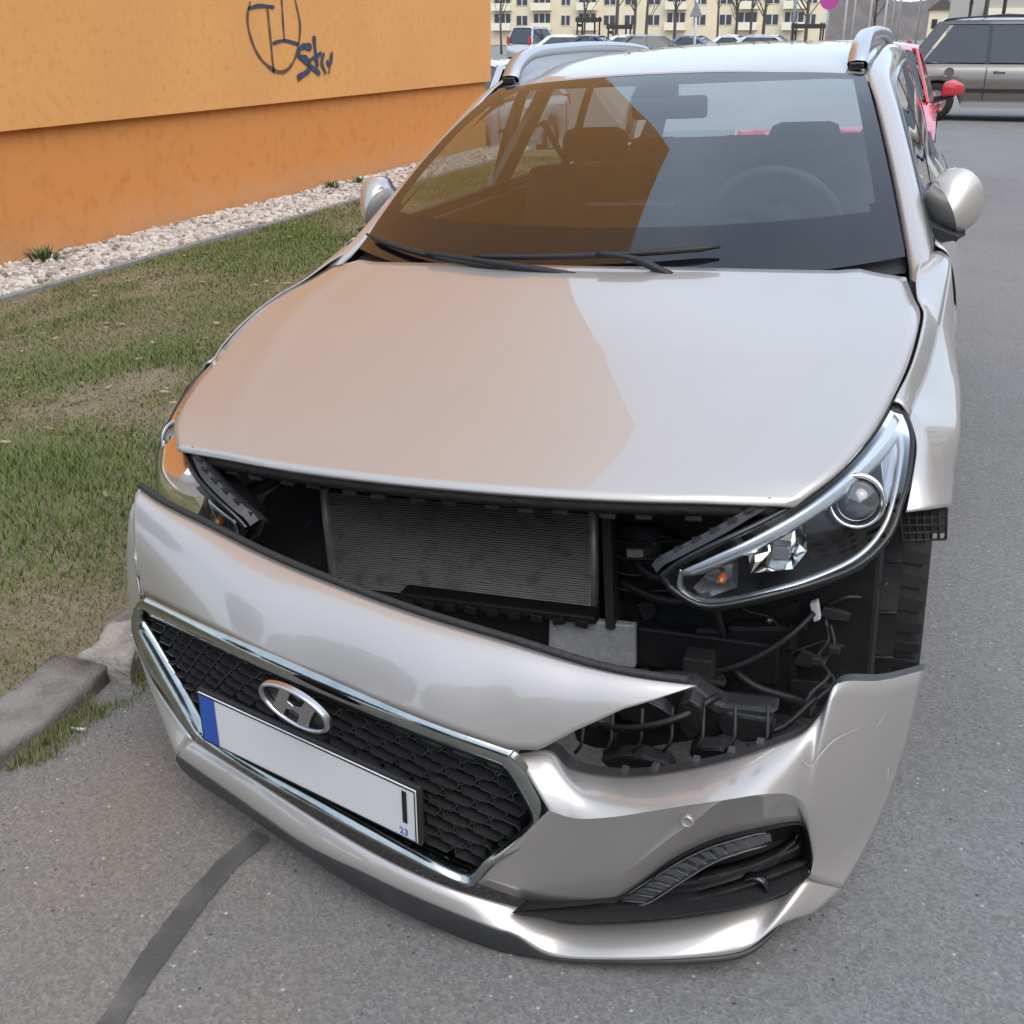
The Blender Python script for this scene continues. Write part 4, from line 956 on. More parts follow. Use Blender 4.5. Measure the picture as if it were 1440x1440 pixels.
    for r_ in range(2): ff += [(n0 + r_ * k_ + i, n0 + r_ * k_ + (i + 1) % k_, n0 + (r_ + 1) * k_ + (i + 1) % k_, n0 + (r_ + 1) * k_ + i) for i in range(k_)]
    ff.append(tuple(range(n0 + 2 * k_, n0 + 3 * k_)))
    m_ = obj('door_mirror', vv, ff, 'paint', car, True); fixn(m_)
    obj('mirror_glass', [tuple(cen + (p - cen) * .84 + V((0, .0765, 0))) for p in out_], [tuple(range(k_))], 'reflector', m_, False)
    rb1 = cen + (out_ - cen) * .96 + V((0, .058, 0)); rb2 = cen + (out_ - cen) * .90 + V((0, .076, 0))
    fixn(obj('mirror_rim', list(rb1) + list(rb2), [(i, (i + 1) % k_, (i + 1) % k_ + k_, i + k_) for i in range(k_)] + [tuple(range(k_, 2 * k_))], 'black_plastic', m_, True))
    low_ = cr(S(s, sh_([P['mir_l'][2], P['mir_l'][3], P['mir_l'][4]])), 16)
    gq = bulged(low_ + V((0, -.003, .010)), low_ + V((0, .004, -.012)), 3, (0, -.006, 0))
    fixn(obj('mirror_skirt', gq.reshape(-1, 3), grid_faces(3, 16), 'black_plastic', m_, True, .006))
    MB().prism(S(s, sh_(P['mir_b'])), (0, .10, 0)).build('mirror_arm', 'black_plastic', m_, bevel=.004)
    MB().prism(S(s, P['sail']), (.004 * s, .03, .01)).build('mirror_sail', 'black_plastic', d1, bevel=.003)
    for (yw) in (.905, 3.555):
        w = MB().lathe([(.20, -.09), (.285, -.10), (.308, -.085), (.318, -.06), (.318, .06), (.308, .085), (.285, .10), (.20, .09)], 40, 'X', (.79 * s, yw, .318)).build('wheel', 'rubber', car, True)
        tr = MB()
        for k in range(40):
            a = 2 * PI * k / 40; m4 = Matrix.Translation((.79 * s, yw, .318)) @ Matrix.Rotation(a, 4, 'X')
            tr.box((-.095, -.012, .316), (-.035, .012, .3225), m4); tr.box((-.02, -.012, .316), (.02, .012, .3225), m4); tr.box((.035, -.012, .316), (.095, .012, .3225), m4)
        tr.build('tread', 'rubber', w)
        rm = MB().lathe([(.205, -.05), (.205, .085), (.19, .085), (.185, .05)], 32, 'X', (.79 * s, yw, .318))
        for k in range(10):
            m4 = Matrix.Translation((.79 * s + .06 * s, yw, .318)) @ Matrix.Rotation(2 * PI * k / 10, 4, 'X'); rm.box((-.012, -.016, .03), (.012, .016, .19), m4)
        rm.lathe([(.055, -.02), (.055, .075), (.001, .08)], 16, 'X', (.79 * s, yw, .318)); rm.build('rim', 'satin_metal', w)
for s in SIDES: side(s)
# tail: tailgate, rear glass, lamps
loft('tailgate', [[(x, 4.36 + .03 - .06 * (x / .8) ** 2, 1.0) for x in np.linspace(-.68, .68, 15)], [(x, 4.46 - .10 * (x / .8) ** 2, .85) for x in np.linspace(-.78, .78, 15)], [(x, 4.46 - .10 * (x / .8) ** 2, .55) for x in np.linspace(-.80, .80, 15)], [(x, 4.42 - .10 * (x / .8) ** 2, .25) for x in np.linspace(-.77, .77, 15)]], 13, 'paint', car, True)
loft('rear_glass', [[(x, 4.31, 1.325) for x in np.linspace(-.50, .50, 15)], [(x, 4.385, 1.03) for x in np.linspace(-.60, .60, 15)]], 5, 'milky_rear_glass', car, True)
for s in SIDES:
    MB().prism([(.52 * s, 4.44, .80), (.74 * s, 4.36, .80), (.70 * s, 4.36, .95), (.56 * s, 4.40, .95)], (0, -.05, 0)).build('tail_light', 'tail_red', car)
    MB().prism([(.50 * s, 4.32, 1.33), (.575 * s, 4.30, 1.27), (.70 * s, 4.27, .99), (.60 * s, 4.38, .99)], (0, -.012, 0)).build('rear_corner', 'paint', car)
# floor pan and sills
MB().box((-.78, .95, .16), (.78, 4.4, .22)).build('floor_pan', 'void_black', car)
MB().box((-.60, .60, .16), (.60, .95, .60)).build('engine_block', 'void_black', car)

# cabin ---------------------------------------------------
dash = loft('dashboard', [[(x, 1.16 + .20 * abs(x / .76) ** 2.2, .925) for x in np.linspace(-.75, .75, 21)], [(x, 1.40, .945 + .0 * x) for x in np.linspace(-.75, .75, 21)], [(x, 1.62, .952 + .02 * math.exp(-((x - .37) / .2) ** 2)) for x in np.linspace(-.76, .76, 21)], [(x, 1.72, .90) for x in np.linspace(-.76, .76, 21)], [(x, 1.70, .60) for x in np.linspace(-.76, .76, 21)]], 25, 'interior_dark', car)
MB().box((-.16, 1.60, .955), (.12, 1.63, 1.055)).build('dash_screen', 'gloss_black', dash, bevel=.01)
sw = MB()
swm = Matrix.Translation((.37, 1.82, .955)) @ Matrix.Rotation(math.radians(-64), 4, 'X')
sw.tube([swm @ Vector((.185 * math.cos(a), .185 * math.sin(a), 0)) for a in np.linspace(0, 2 * PI, 41)], .016, 8, False)
wheel_s = sw.build('steering_wheel', 'interior_grey', car, True)
hb = MB(); hb.lathe([(.001, .03), (.06, .028), (.085, .0), (.07, -.04), (.001, -.05)], 20, 'Z'); hb.box((-.18, -.02, -.012), (-.06, .02, .008)); hb.box((.06, -.02, -.012), (.18, .02, .008)); hb.box((-.022, -.18, -.012), (.022, -.06, .008))
hb.v = [tuple(swm @ Vector(p)) for p in hb.v]; hb.build('wheel_hub', 'interior_dark', wheel_s, True)
def seat(x, y, w, bh=.50):
    st = MB().box((x - w / 2, y - .45, .45), (x + w / 2, y + .05, .62)).build('seat', 'seat_cloth', car, bevel=.05)
    m4 = Matrix.Translation((x, y, .60)) @ Matrix.Rotation(math.radians(-18), 4, 'X')
    MB().box((-w / 2, -.06, 0), (w / 2, .07, bh), m4).build('backrest', 'seat_cloth', st, bevel=.05)
    return m4, st
for x in (.37, -.37):
    m4, st = seat(x, 2.25, .50); MB().box((-.12, -.05, .515), (.12, .05, .63), m4).build('headrest', 'seat_cloth', st, bevel=.04)
m4, st = seat(0, 3.30, 1.25, .44)
for x in (.40, -.40, 0): MB().box((x - .11, -.05, .42), (x + .11, .04, .50), m4).build('headrest', 'seat_cloth', st, bevel=.03)
ml = MB().box((-.12, -.018, -.034), (.12, .018, .034)); ml.v = [tuple(Vector(p) + Vector((0.0, 2.02, 1.285))) for p in ml.v]
rvm = ml.build('rear_view_mirror', 'interior_dark', car, bevel=.012); MB().box((-.03, 1.93, 1.30), (.03, 2.03, 1.36)).build('mirror_stalk', 'interior_dark', rvm, bevel=.01)
loft('headliner', [[(x, 2.02, 1.352) for x in np.linspace(-.56, .56, 9)], [(x, 2.7, 1.40) for x in np.linspace(-.57, .57, 9)], [(x, 4.25, 1.335) for x in np.linspace(-.52, .52, 9)]], 9, 'headliner', car)
for s in SIDES:
    loft('pillar_trim', [S(s, [(.745, 1.36, .965), (.69, 1.62, 1.10), (.622, 1.90, 1.255), (.575, 2.06, 1.345)]), S(s, [(.815, 1.48, .965), (.735, 1.74, 1.10), (.672, 2.0, 1.24), (.635, 2.22, 1.31)])], 3, 'headliner', car)
    MB().prism([(.60 * s, 2.47, 1.33), (.60 * s, 2.58, 1.33), (.81 * s, 2.62, 1.0), (.81 * s, 2.44, 1.0)], (-.03 * s, 0, 0)).build('pillar_trim', 'headliner', car)
    MB().prism(S(s, [(.775, 1.5, .35), (.765, 2.5, .35), (.69, 4.2, .35), (.66, 4.2, .35), (.73, 2.5, .35), (.745, 1.5, .35)]), (0, 0, .62)).build('door_card', 'interior_dark', car)
    MB().tube(cr([(.60 * s, 2.52, 1.22), (.45 * s, 2.46, 1.0), (.30 * s, 2.35, .75)], 8), .012, 6).build('seat_belt', 'interior_dark', car)

# headlights ----------------------------------------------
def lampg(x, z):
    w = np.clip((x - .45) / .3, 0, 1); q = np.clip((z - .60) / .24, 0, 1.2)
    return .12 + .25 * ((x - .40) / .40) ** 2 + w * (-.06 + .36 * q * q)
lt, lo_ = P['lamp_top'], P['lamp_out']
def headlight(s):
    top = cr(lt, 40); outl = V(lo_)[::-1]
    bot = cr(outl, 40)
    # bring lower row to run from the tip to the outer top end
    n = 40
    def lens(off, inset=0.0, nv=12):
        ce = V((.66, 0, .67)); g = []
        for t in np.linspace(0, 1, nv):
            r = top + (bot - top) * t
            g.append(r)
        g = np.array(g)
        if inset: g = ce + (g - ce) * (1 - inset)
        g[:, :, 1] = lampg(g[:, :, 0], g[:, :, 2]) + off
        g[:, :, 0] *= s
        return g
    # body: black tub behind the cover
    g0, g1 = lens(.006), lens(.105, .06)
    ring0 = np.vstack([g0[0], g0[-1][::-1]]); ring1 = np.vstack([g1[0], g1[-1][::-1]])
    k = len(ring0)
    v = list(ring0) + list(ring1) + list(g1.reshape(-1, 3))
    f = [(i, (i + 1) % k, (i + 1) % k + k, i + k) for i in range(k)] + [tuple(i + 2 * k for i in q) for q in grid_faces(12, n)]
    body = obj('headlight', v, f, 'lamp_black', car, True); fixn(body)
    gl = lens(0.0)
    obj('lamp_cover', gl.reshape(-1, 3), grid_faces(12, n, s < 0), 'lamp_glass', body, True)
    # rim of the cover
    rim = np.vstack([gl[0], gl[-1][::-1]])
    MB().tube([tuple(p + V((0, .006, 0))) for p in rim] + [tuple(rim[0] + V((0, .006, 0)))], .0065, 6, False).build('lamp_rim', 'lamp_black', body, True)
    # bright bezel along the lower and outer edge, day light bar along the top
    a, b = cr(S(s, P['chrome']), 60), cr(S(s, P['chrome_in']), 60); b = a + (b - a) * .62
    g = bulged(a, b, 6, (0, -.006, 0)); obj('lamp_bezel', g.reshape(-1, 3), grid_faces(6, 60), 'lamp_trim', body, True, .003)
    a, b = cr(S(s, P['drl_up']), 40), cr(S(s, P['drl_lo']), 40)
    g = bulged(a, b, 6, (0, -.008, .004)); obj('day_light_bar', g.reshape(-1, 3), grid_faces(6, 40), 'lamp_white', body, True, .003)
    # projector
    pc = V(P['projector'][0]) * V((s, 1, 1)); pr = .040
    fw = Vector((.18 * s, -.93, .30)).normalized(); mt = Matrix.Translation(Vector(pc) + fw * -.004) @ fw.to_track_quat('Z', 'Y').to_matrix().to_4x4()
    ring = MB().lathe([(pr * 1.30, -.03), (pr * 1.32, .0), (pr * 1.25, .008), (pr * 1.10, .006), (pr * 1.04, -.006), (pr, -.012)], 40, 'Z'); ring.v = [tuple(mt @ Vector(p)) for p in ring.v]; ring.build('projector_ring', 'reflector', body, True)
    ln = MB().lathe([(pr * 1.02, -.008), (pr * .95, .006), (pr * .8, .015), (pr * .55, .022), (pr * .3, .026), (.0005, .0275)], 32, 'Z'); ln.v = [tuple(mt @ Vector(p)) for p in ln.v]; ln.build('projector_lens', 'projector_glass', body, True)
    # curved bright shelf beside the projector
    MB().prism(S(s, P['shelf']), (0, .012, 0)).build('lamp_shelf', 'lamp_trim', body, bevel=.003)
    # main beam bowl
    rf = V(S(s, P['reflector'])); c = rf.mean(0)
    back = [tuple(c + (p - c) * .45 + V((0, .035, .006))) for p in rf]
    v = [tuple(p) for p in rf] + back; k = len(rf)
    o = obj('reflector_bowl', v, [(i, (i + 1) % k, (i + 1) % k + k, i + k) for i in range(k)] + [tuple(range(2 * k - 1, k - 1, -1))], 'reflector', body, False)
    MB().box((c[0] - .016, c[1] - .012, c[2] - .012), (c[0] + .016, c[1] + .02, c[2] + .016)).build('beam_shield', 'lamp_trim', body, bevel=.003)
    # turn signal with its amber bulb
    tr = V(S(s, P['turn'])); c = tr.mean(0)
    v = [tuple(p) for p in tr] + [tuple(c + (p - c) * .6 + V((0, .03, 0))) for p in tr]; k = len(tr)
    obj('indicator_bowl', v, [(i, (i + 1) % k, (i + 1) % k + k, i + k) for i in range(k)] + [tuple(range(2 * k - 1, k - 1, -1))], 'lamp_trim', body, False)
    MB().lathe([(.0005, -.016), (.007, -.012), (.010, 0), (.008, .012), (.004, .02)], 14, 'Y', tuple(c + V((.008 * s, .004, .004)))).build('indicator_bulb', 'amber', body, True)
    # ribbed grey flange along the inner upper edge
    fl = cr(S(s, P['flange']), 24); mb = MB()
    rows = [[p + V((0, -.002, .002)), p + V((-.012 * s, .012, .010)), p + V((-.014 * s, .024, .006)), p + V((-.016 * s, .040, -.006))] for p in fl]
    mb.add([tuple(q) for r in rows for q in r], grid_faces(24, 4))
    for i in range(1, 23, 3):
        p = fl[i]; mb.prism([p + V((-.006 * s, .006, .011)), p + V((.008 * s, .012, .016)), p + V((.002 * s, .026, .010)), p + V((-.010 * s, .024, .007))], (0, 0, .006))
    mb.build('lamp_flange', 'lamp_flange', body, False, thick=.002)
    # mounting rail under the lamp
    low = [p for p in S(s, lo_)][6:]
    rows = [[V(p) + V((0, .008, -.004)), V(p) + V((0, .02, -.018)), V(p) + V((0, .07, -.022)), V(p) + V((0, .09, .0))] for p in low]
    mb = MB(); mb.add([tuple(q) for r in rows for q in r], grid_faces(len(rows), 4))
    mb.build('lamp_bracket', 'dusty_plastic', body, True, thick=.003)
    return body
for s in SIDES:
    headlight(s)

# engine bay behind the missing bumper ---------------------
MB().box((-.80, .60, .15), (.80, .62, .80)).build('bay_bulkhead', 'void_black', car)
rd = P['rad']
Rm = lambda u, v: V(rd[0]) + (V(rd[1]) - V(rd[0])) * u + (V(rd[3]) - V(rd[0])) * v
rad = MB().prism([Rm(0, 0), Rm(1, 0), Rm(1, 1.25), Rm(0, 1.25)], (0, .03, 0)).build('radiator', 'void_black', car)
fins = MB()
for k in range(46):
    v = (k + .5) / 46 * 1.2; a, b = Rm(.008, v), Rm(.985, v); n = 30
    w = [a + (b - a) * i / n + V((0, -.006, .0005 * noise.noise(Vector((i * .7, k * 1.3, 0))))) for i in range(n + 1)]
    h = .0012
    fins.add([tuple(p + V((0, 0, h))) for p in w] + [tuple(p + V((0, -.003, -h))) for p in w], [(i, i + 1, n + 2 + i, n + 1 + i) for i in range(n)])
o = fins.build('cooling_fins', 'fin_metal', rad); tag(o, 'fine horizontal cooling fins of the radiator', kind='stuff')
dust = MB()
for k in range(420):
    p = Rm(random.uniform(.02, .98), random.uniform(.02, 1.1)) + V((0, -.007, 0)); r = random.uniform(.0006, .0018)
    dust.add([p + V((-r, 0, 0)), p + V((0, -.001, -r * .8)), p + V((r, 0, 0)), p + V((0, -.001, r * .8))], [(0, 1, 2, 3)])
tag(dust.build('insect_specks', 'kerb_light', rad), kind='stuff')
for u in (0.0, .99):
    a, b = Rm(u, -.02), Rm(u, 1.25); MB().tube([a + V((0, .005, 0)), b + V((0, .005, 0))], .012, 10).build('radiator_tank', 'fin_metal', rad, True)
a, b = Rm(1.03, -.03), Rm(1.06, 1.12)
MB().prism([a + V((0, -.03, 0)), a + V((.02, -.03, 0)), b + V((.016, -.05, 0)), b + V((-.004, -.05, 0))], (0, .10, 0)).build('air_guide', 'dusty_plastic', car, bevel=.003)
sh = P['shroud']
o = MB().prism(sh, (0, .02, 0)).build('air_duct_panel', 'lamp_black', car, bevel=.006)
bm_ = P['beam']
MB().prism(bm_, (0, .05, 0)).build('lower_support', 'bay_black', car, bevel=.005)
blk0 = MB().box((-.014, 0, -.009), (.014, .012, .009)).build('support_block', 'bay_black', car, bevel=.003)
for k in range(9):
    t = (k + .5) / 9; p = V(bm_[0]) + (V(bm_[1]) - V(bm_[0])) * t + V((0, -.010, -.016))
    o = blk0 if k == 0 else blk0.copy()
    if k: C.objects.link(o)
    o.parent = car; o.location = tuple(p); o.rotation_euler = (0, random.uniform(-.3, .3), 0)
pl = P['plate2']
MB().prism(pl, (0, .02, 0)).build('crash_bar', 'alu_plate', car, bevel=.004)
MB().box((-.62, .385, .25), (.62, .43, .345)).build('bumper_beam', 'bay_black', car, bevel=.006)
# left bay: sensor with a printed label
st = V(P['sticker']); c = st.mean(0)
MB().prism([tuple(p + V((0, .004, -.004))) for p in st], (0, .05, -.02)).build('sensor_box', 'black_plastic', car, bevel=.003)
lb = obj('label_sticker', [tuple(p) for p in st], [(0, 1, 2, 3)], 'label_white', car, False)
i4 = [c + (p - c) * .45 + V((-.004, -.0015, .0)) for p in st]
obj('label_print', [tuple(p) for p in i4], [(0, 1, 2, 3)], 'ink_blue', lb, False)
MB().tube([tuple(c + V((.03, .02, -.02))), tuple(c + V((.08, .06, .0))), tuple(c + V((.12, .10, .02)))], .016, 8).build('hose', 'dusty_plastic', car, True)
# right bay: ribbed panel, box, struts, hoses, wires
rb = P['ribs']; mb = MB().prism(rb, (0, .02, 0))
for k in range(4):
    t = .15 + k * .22; a = V(rb[0]) + (V(rb[3]) - V(rb[0])) * t; b = V(rb[1]) + (V(rb[2]) - V(rb[1])) * t
    mb.tube(cr([a + V((0, -.004, 0)), a * .6 + b * .4 + V((0, -.012, -.004)), b + V((.05, -.004, .008)), b + V((.10, 0, .0))], 12), .004, 5)
mb.build('ribbed_panel', 'bay_black', car, True)
bx = P['boxq']
MB().prism(bx, (0, .12, 0)).build('washer_tank', 'bay_black', car, bevel=.012)
sq = P['strut']; mb = MB().prism(sq, (0, .05, 0))
for t in (.2, .5, .8):
    p = V(sq[0]) * (1 - t) + V(sq[3]) * t; mb.box(tuple(p + V((-.03, -.02, -.006))), tuple(p + V((.09, .0, .006))))
mb.build('bumper_bracket', 'dusty_plastic', car, bevel=.004)
for k in range(3):
    p = V(sq[1]) + V((.02 + .025 * k, -.01, -.03 - .045 * k)); MB().lathe([(.009, -.004), (.009, .004), (.0005, .005)], 10, 'Y', tuple(p)).build('bolt', 'bolt_steel', car, True)
for r, nm in ((.0065, 'wire1'), (.0045, 'wire2'), (.0045, 'wire3')):
    MB().tube(cr(P[nm], 24), r, 8).build('wire', 'black_plastic', car, True)
MB().tube(cr([tuple(V(p) + V((.012, -.012, -.006))) for p in P['wire2']], 24), .004, 6).build('wire', 'dusty_plastic', car, True)
cl = V(P['clip']); MB().prism([tuple(p) for p in cl], (0, .018, 0)).build('white_connector', 'label_white', car, bevel=.003)
for k, (dx, dz) in enumerate(((0, 0), (.02, -.06), (-.01, -.10), (.03, .03))):
    p = V(P['wire2'][2]) + V((dx, -.01, dz)); MB().box(tuple(p + V((-.011, -.008, -.009))), tuple(p + V((.012, .008, .008)))).build('wire_plug', 'dusty_plastic', car, bevel=.003)
# more hoses and ducts in the dark
for pts, r in (([(.30, .42, .50), (.36, .38, .47), (.46, .38, .48), (.60, .42, .50)], .012), ([(.28, .40, .44), (.40, .36, .43), (.54, .38, .45)], .010), ([(.52, .36, .30), (.58, .34, .27), (.66, .36, .24), (.70, .40, .20)], .010),
               ([(-.60, .46, .42), (-.50, .44, .46), (-.44, .44, .52)], .02), ([(.46, .34, .52), (.50, .30, .47), (.52, .30, .40)], .008)):
    MB().tube(cr(pts, 14), r, 8).build('hose', 'bay_black', car, True)
for p in ((.36, .385, .545), (.455, .38, .52), (.40, .385, .47), (.60, .37, .41)):
    MB().lathe([(.006, -.004), (.006, .003), (.0005, .004)], 10, 'Y', p).build('bolt', 'bolt_steel', car, True)
rb_ = random.Random(21)
for k in range(26):
    x, z = rb_.uniform(.28, .74), rb_.uniform(.20, .56); y = rb_.uniform(.375, .425); w_, h_ = rb_.uniform(.010, .045), rb_.uniform(.005, .022); a_ = rb_.uniform(-.5, .5)
    if z > .44 and x > .46: continue
    c_, s_ = math.cos(a_), math.sin(a_)
    pts = [(x + u * w_ * c_ - v_ * h_ * s_, y + .004 * u, z + u * w_ * s_ + v_ * h_ * c_) for u, v_ in ((-1, -1), (-.2, -1.2), (1, -.7), (1, .8), (.3, 1), (-1, .9))]
    MB().prism(pts, (0, .012, 0)).build('bracket', 'dusty_plastic' if k % 3 == 0 else 'bay_black', car, bevel=.002)
for k in range(4):
    x, z = rb_.uniform(.28, .62), rb_.uniform(.26, .52); pts = [(x, .40, z)]
    for _ in range(4): pts.append((pts[-1][0] + rb_.uniform(.01, .06), .385 + rb_.uniform(-.02, .02), pts[-1][2] + rb_.uniform(-.05, .035)))
    MB().tube(cr(pts, 20), rb_.choice((.0022, .003, .004)), 6).build('wire', 'bay_black' if k % 2 else 'dusty_plastic', car, True)
MB().prism([(.30, .395, .50), (.335, .395, .503), (.333, .395, .522), (.298, .395, .519)], (0, .004, 0)).build('label_sticker', 'kerb_light', car)
MB().box((.26, .43, .15), (.80, .60, .60)).build('inner_wing', 'bay_black', car, bevel=.01)
# wheel arch liner with ridges
def liner(s):
    R0 = .345; rows = []
    for k in range(22):
        a = math.radians(-28 + 125 * k / 21)                     # 0 = straight ahead
        rr = R0 + (.006 if k % 3 == 0 else 0)
        rows.append([(x * s, .905 - rr * math.cos(a), .318 + rr * math.sin(a)) for x in np.linspace(.62, .835, 9)])
    g = np.array(rows); o = obj('arch_liner', g.reshape(-1, 3), grid_faces(22, 9), 'liner', car, False, .003)
    mb = MB()
    for k in range(0, 22, 3): mb.tube(cr([tuple(V(p) + V((0, -.004, -.010 * math.sin(PI * i / 8)))) for i, p in enumerate(rows[k])], 12), .003, 5)
    for x in (.70, .78): mb.tube([(x * s, .905 - (R0 + .004) * math.cos(math.radians(-28 + 125 * k / 21)), .318 + (R0 + .004) * math.sin(math.radians(-28 + 125 * k / 21))) for k in range(22)], .0025, 5)
    mb.build('liner_ribs', 'dusty_plastic', o, True)
for s in SIDES: liner(s)
# lattice bracket under the wing
la = V(P['lat'])
L2 = lambda u, v: (la[0] * (1 - u) + la[1] * u) * (1 - v) + (la[3] * (1 - u) + la[2] * u) * v
for s in SIDES:
    mb = MB(); f = V((s, 1, 1))
    for i in range(7): mb.tube([L2(i / 6, 0) * f, L2(i / 6, 1) * f], .0028, 5)
    for j in range(5): mb.tube([L2(0, j / 4) * f, L2(1, j / 4) * f], .0028, 5)
    mb.add([tuple((L2(u, v) + V((0, .03, 0))) * f) for u, v in ((0, 0), (1, 0), (1, 1), (0, 1))], [(0, 1, 2, 3)])
    mb.build('wing_bracket', 'dusty_plastic', car, True)

# ------------------------------------------------------------------ the torn bumper
cap_t, cap_b = cr(P['cap_top'], 90), cr(P['cap_bot'], 90)
# lower edge resampled so that its corner keeps its place
def capgrid():
    t = cr(P['cap_top'], 90); b = cr(P['cap_virtual'], 90)
    kx = [p[0] for p in P['cap_bot'][6:]]
    cut = np.interp(b[:, 0], P['cap_cut_x'], P['cap_cut_w'])[:, None]
    g = []
    for w in np.linspace(0, 1, 14):
        ww = w * cut
        g.append(t + (b - t) * ww + V((0, -.030, .026)) * 4 * ww ** .7 * (1 - ww ** .7) * .55)
    return np.array(g)
g = capgrid()
bumper = obj('front_bumper', g.reshape(-1, 3), grid_faces(14, 90), 'paint', car, True, .004); fixn(bumper)
bumper['label'] = 'torn front bumper, hanging down on one side'
# black seal lip along the top edge
MB().tube([tuple(p + V((0, .006, .003))) for p in cap_t[:-1]], .0075, 6).build('edge_seal', 'seal', bumper, True)
v = [tuple(p + V((0, .004, .0))) for p in cap_t] + [tuple(p + V((0, .035, -.012))) for p in cap_t]
obj('edge_flange', v, [(i, i + 1, 91 + i, 90 + i) for i in range(89)], 'seal', bumper, True)

# left corner
sl, wi = cr(P['sil_l'], 30), cr(P['wing_in'], 30)
dn = np.linspace(-.10, 0, 30)[:, None] * V((0, 0, 1)); back = sl + V((-.02, .12, .0)) + dn; back2 = sl + V((-.09, .34, .02)) + dn * 2
gl = loft_grid([wi, sl, back, back2], 19)
o = obj('bumper_corner', gl.reshape(-1, 3), grid_faces(gl.shape[0], 30, True), 'paint', bumper, True, .004)

# right cheek: upper face, crease, lower face
SUB = 8
ct, cc, cb = knots(P['cheek_top'], SUB), knots(P['cheek_crease'], SUB), knots(P['cheek_bot'], SUB)
n = len(ct)
fd = np.clip((74 - np.arange(n)) / 20, 0, 1)[:, None]
g1 = np.stack([ct + (cc - ct) * t + fd * V((0, -.005, .005)) * (4 * t * (1 - t)) for t in np.linspace(0, 1, 12)])
g2 = np.stack([cc + (cb - cc) * t + fd * V((0, .004, 0)) * (4 * t * (1 - t)) for t in np.linspace(0, 1, 9)])
for k in range(n):
    w_ = max(0, min(1, (k - 56) / 16)); w_ = w_ * w_ * (3 - 2 * w_)
    if w_ == 0: continue
    d1_, d2_ = np.linalg.norm(cc[k] - ct[k]), np.linalg.norm(cb[k] - cc[k]); q_ = d1_ / (d1_ + d2_)
    lag = lambda t: ct[k] * (t - q_) * (t - 1) / q_ + cc[k] * t * (t - 1) / (q_ * (q_ - 1)) + cb[k] * t * (t - q_) / (1 - q_)
    for i in range(12): g1[i][k] = g1[i][k] * (1 - w_) + lag(q_ * i / 11) * w_
    for i in range(9): g2[i][k] = g2[i][k] * (1 - w_) + lag(q_ + (1 - q_) * i / 8) * w_
fr = obj('bumper_cheek', np.vstack([g1.reshape(-1, 3), g2.reshape(-1, 3)]), grid_faces(12, n) + [tuple(i + 12 * n for i in q) for q in grid_faces(9, n)], 'paint', bumper, True, .004)
bmx_ = bmesh.new(); bmx_.from_mesh(fr.data); bmx_.verts.ensure_lookup_table()
ridge = {tuple(round(c, 4) for c in g1[11][k]) for k in range(66)}
bmesh.ops.remove_doubles(bmx_, verts=bmx_.verts[:], dist=1e-5)
for e_ in bmx_.edges:
    if all(tuple(round(c, 4) for c in v_.co) in ridge for v_ in e_.verts): e_.smooth = False
bmesh.ops.recalc_face_normals(bmx_, faces=bmx_.faces); bmx_.to_mesh(fr.data); bmx_.free()
# return of the wing end, and the flange round the lamp cut-out
e = [g1[k][-1] for k in range(12)] + [g2[k][-1] for k in range(1, 9)]
fl0 = ct; fl1 = [p + V((.0, .030, -.004)) for p in ct]
obj('cutout_flange', [tuple(p) for p in fl0] + [tuple(p) for p in fl1], [(i, i + 1, n + i + 1, n + i) for i in range(n - 1)], 'grey_spoiler', bumper, True)
for k, p in enumerate(P['tab']):
    o = MB().box((-.006, -.006, -.004), (.006, .012, .005)).build('clip_tab', 'grey_spoiler', bumper, bevel=.002) if k == 0 else tab0.copy()
    if k == 0: tab0 = o
    else: C.objects.link(o); o.parent = bumper
    o.location = p
# scratches on the wing end
def on_cheek(u, w):
    """point just off the cheek's upper face: u along the columns, w from the lamp opening down to the crease"""
    k = min(n - 1, int(u * (n - 1))); r_ = min(11, int(w * 11)); return g1[r_][k] + V((.0015, -.0035, .0015))
for pts, w_ in (([(.66, .50), (.70, .56), (.74, .58), (.79, .52), (.84, .44), (.88, .34)], .0013), ([(.90, .30), (.93, .26), (.95, .20)], .0010), ([(.955, .62), (.97, .70), (.985, .72)], .0013)):
    ribbon('scratch', [tuple(on_cheek(u, w)) for u, w in pts], w_, 'scuff', bumper, (.45, -.85, .25), 30, .0005, 1.2)
# parking sensor
sp_ = V(P['sensor'][0]); MB().lathe([(.011, .004), (.011, -.003), (.0085, -.0045), (.008, -.003), (.0005, -.003)], 20, 'Y', tuple(sp_ + V((0, -.010, 0)))).build('parking_sensor', 'paint', bumper, True)

# bright grille frame
ro, ri = cr(P['ring_out'], 150, True), cr(P['ring_in'], 150, True)
# pair each outer point with the inner loop by angle
def loop_angle(p, c): return np.arctan2(p[:, 2] - c[2], p[:, 0] - c[0])
POK = 25
ro = knots(list(P['ring_out']) + [P['ring_out'][0]], 6); ri = knots(list(P['ring_in']) + [P['ring_in'][0]], 6)
rows = []
for a, b in zip(ro, ri):
    m = (a + b) / 2
    rows.append([a + V((0, .006, 0)), a + (b - a) * .15 + V((0, -.010, .002)), m + V((0, -.012, 0)), b + (a - b) * .12 + V((0, -.006, 0)), b + V((0, .004, 0)), b + V((0, .035, 0))])
mb = MB(); mb.add([tuple(q) for r in rows for q in r], grid_faces(len(rows), 6)); mb.build('grille_frame', 'chrome', bumper, True)

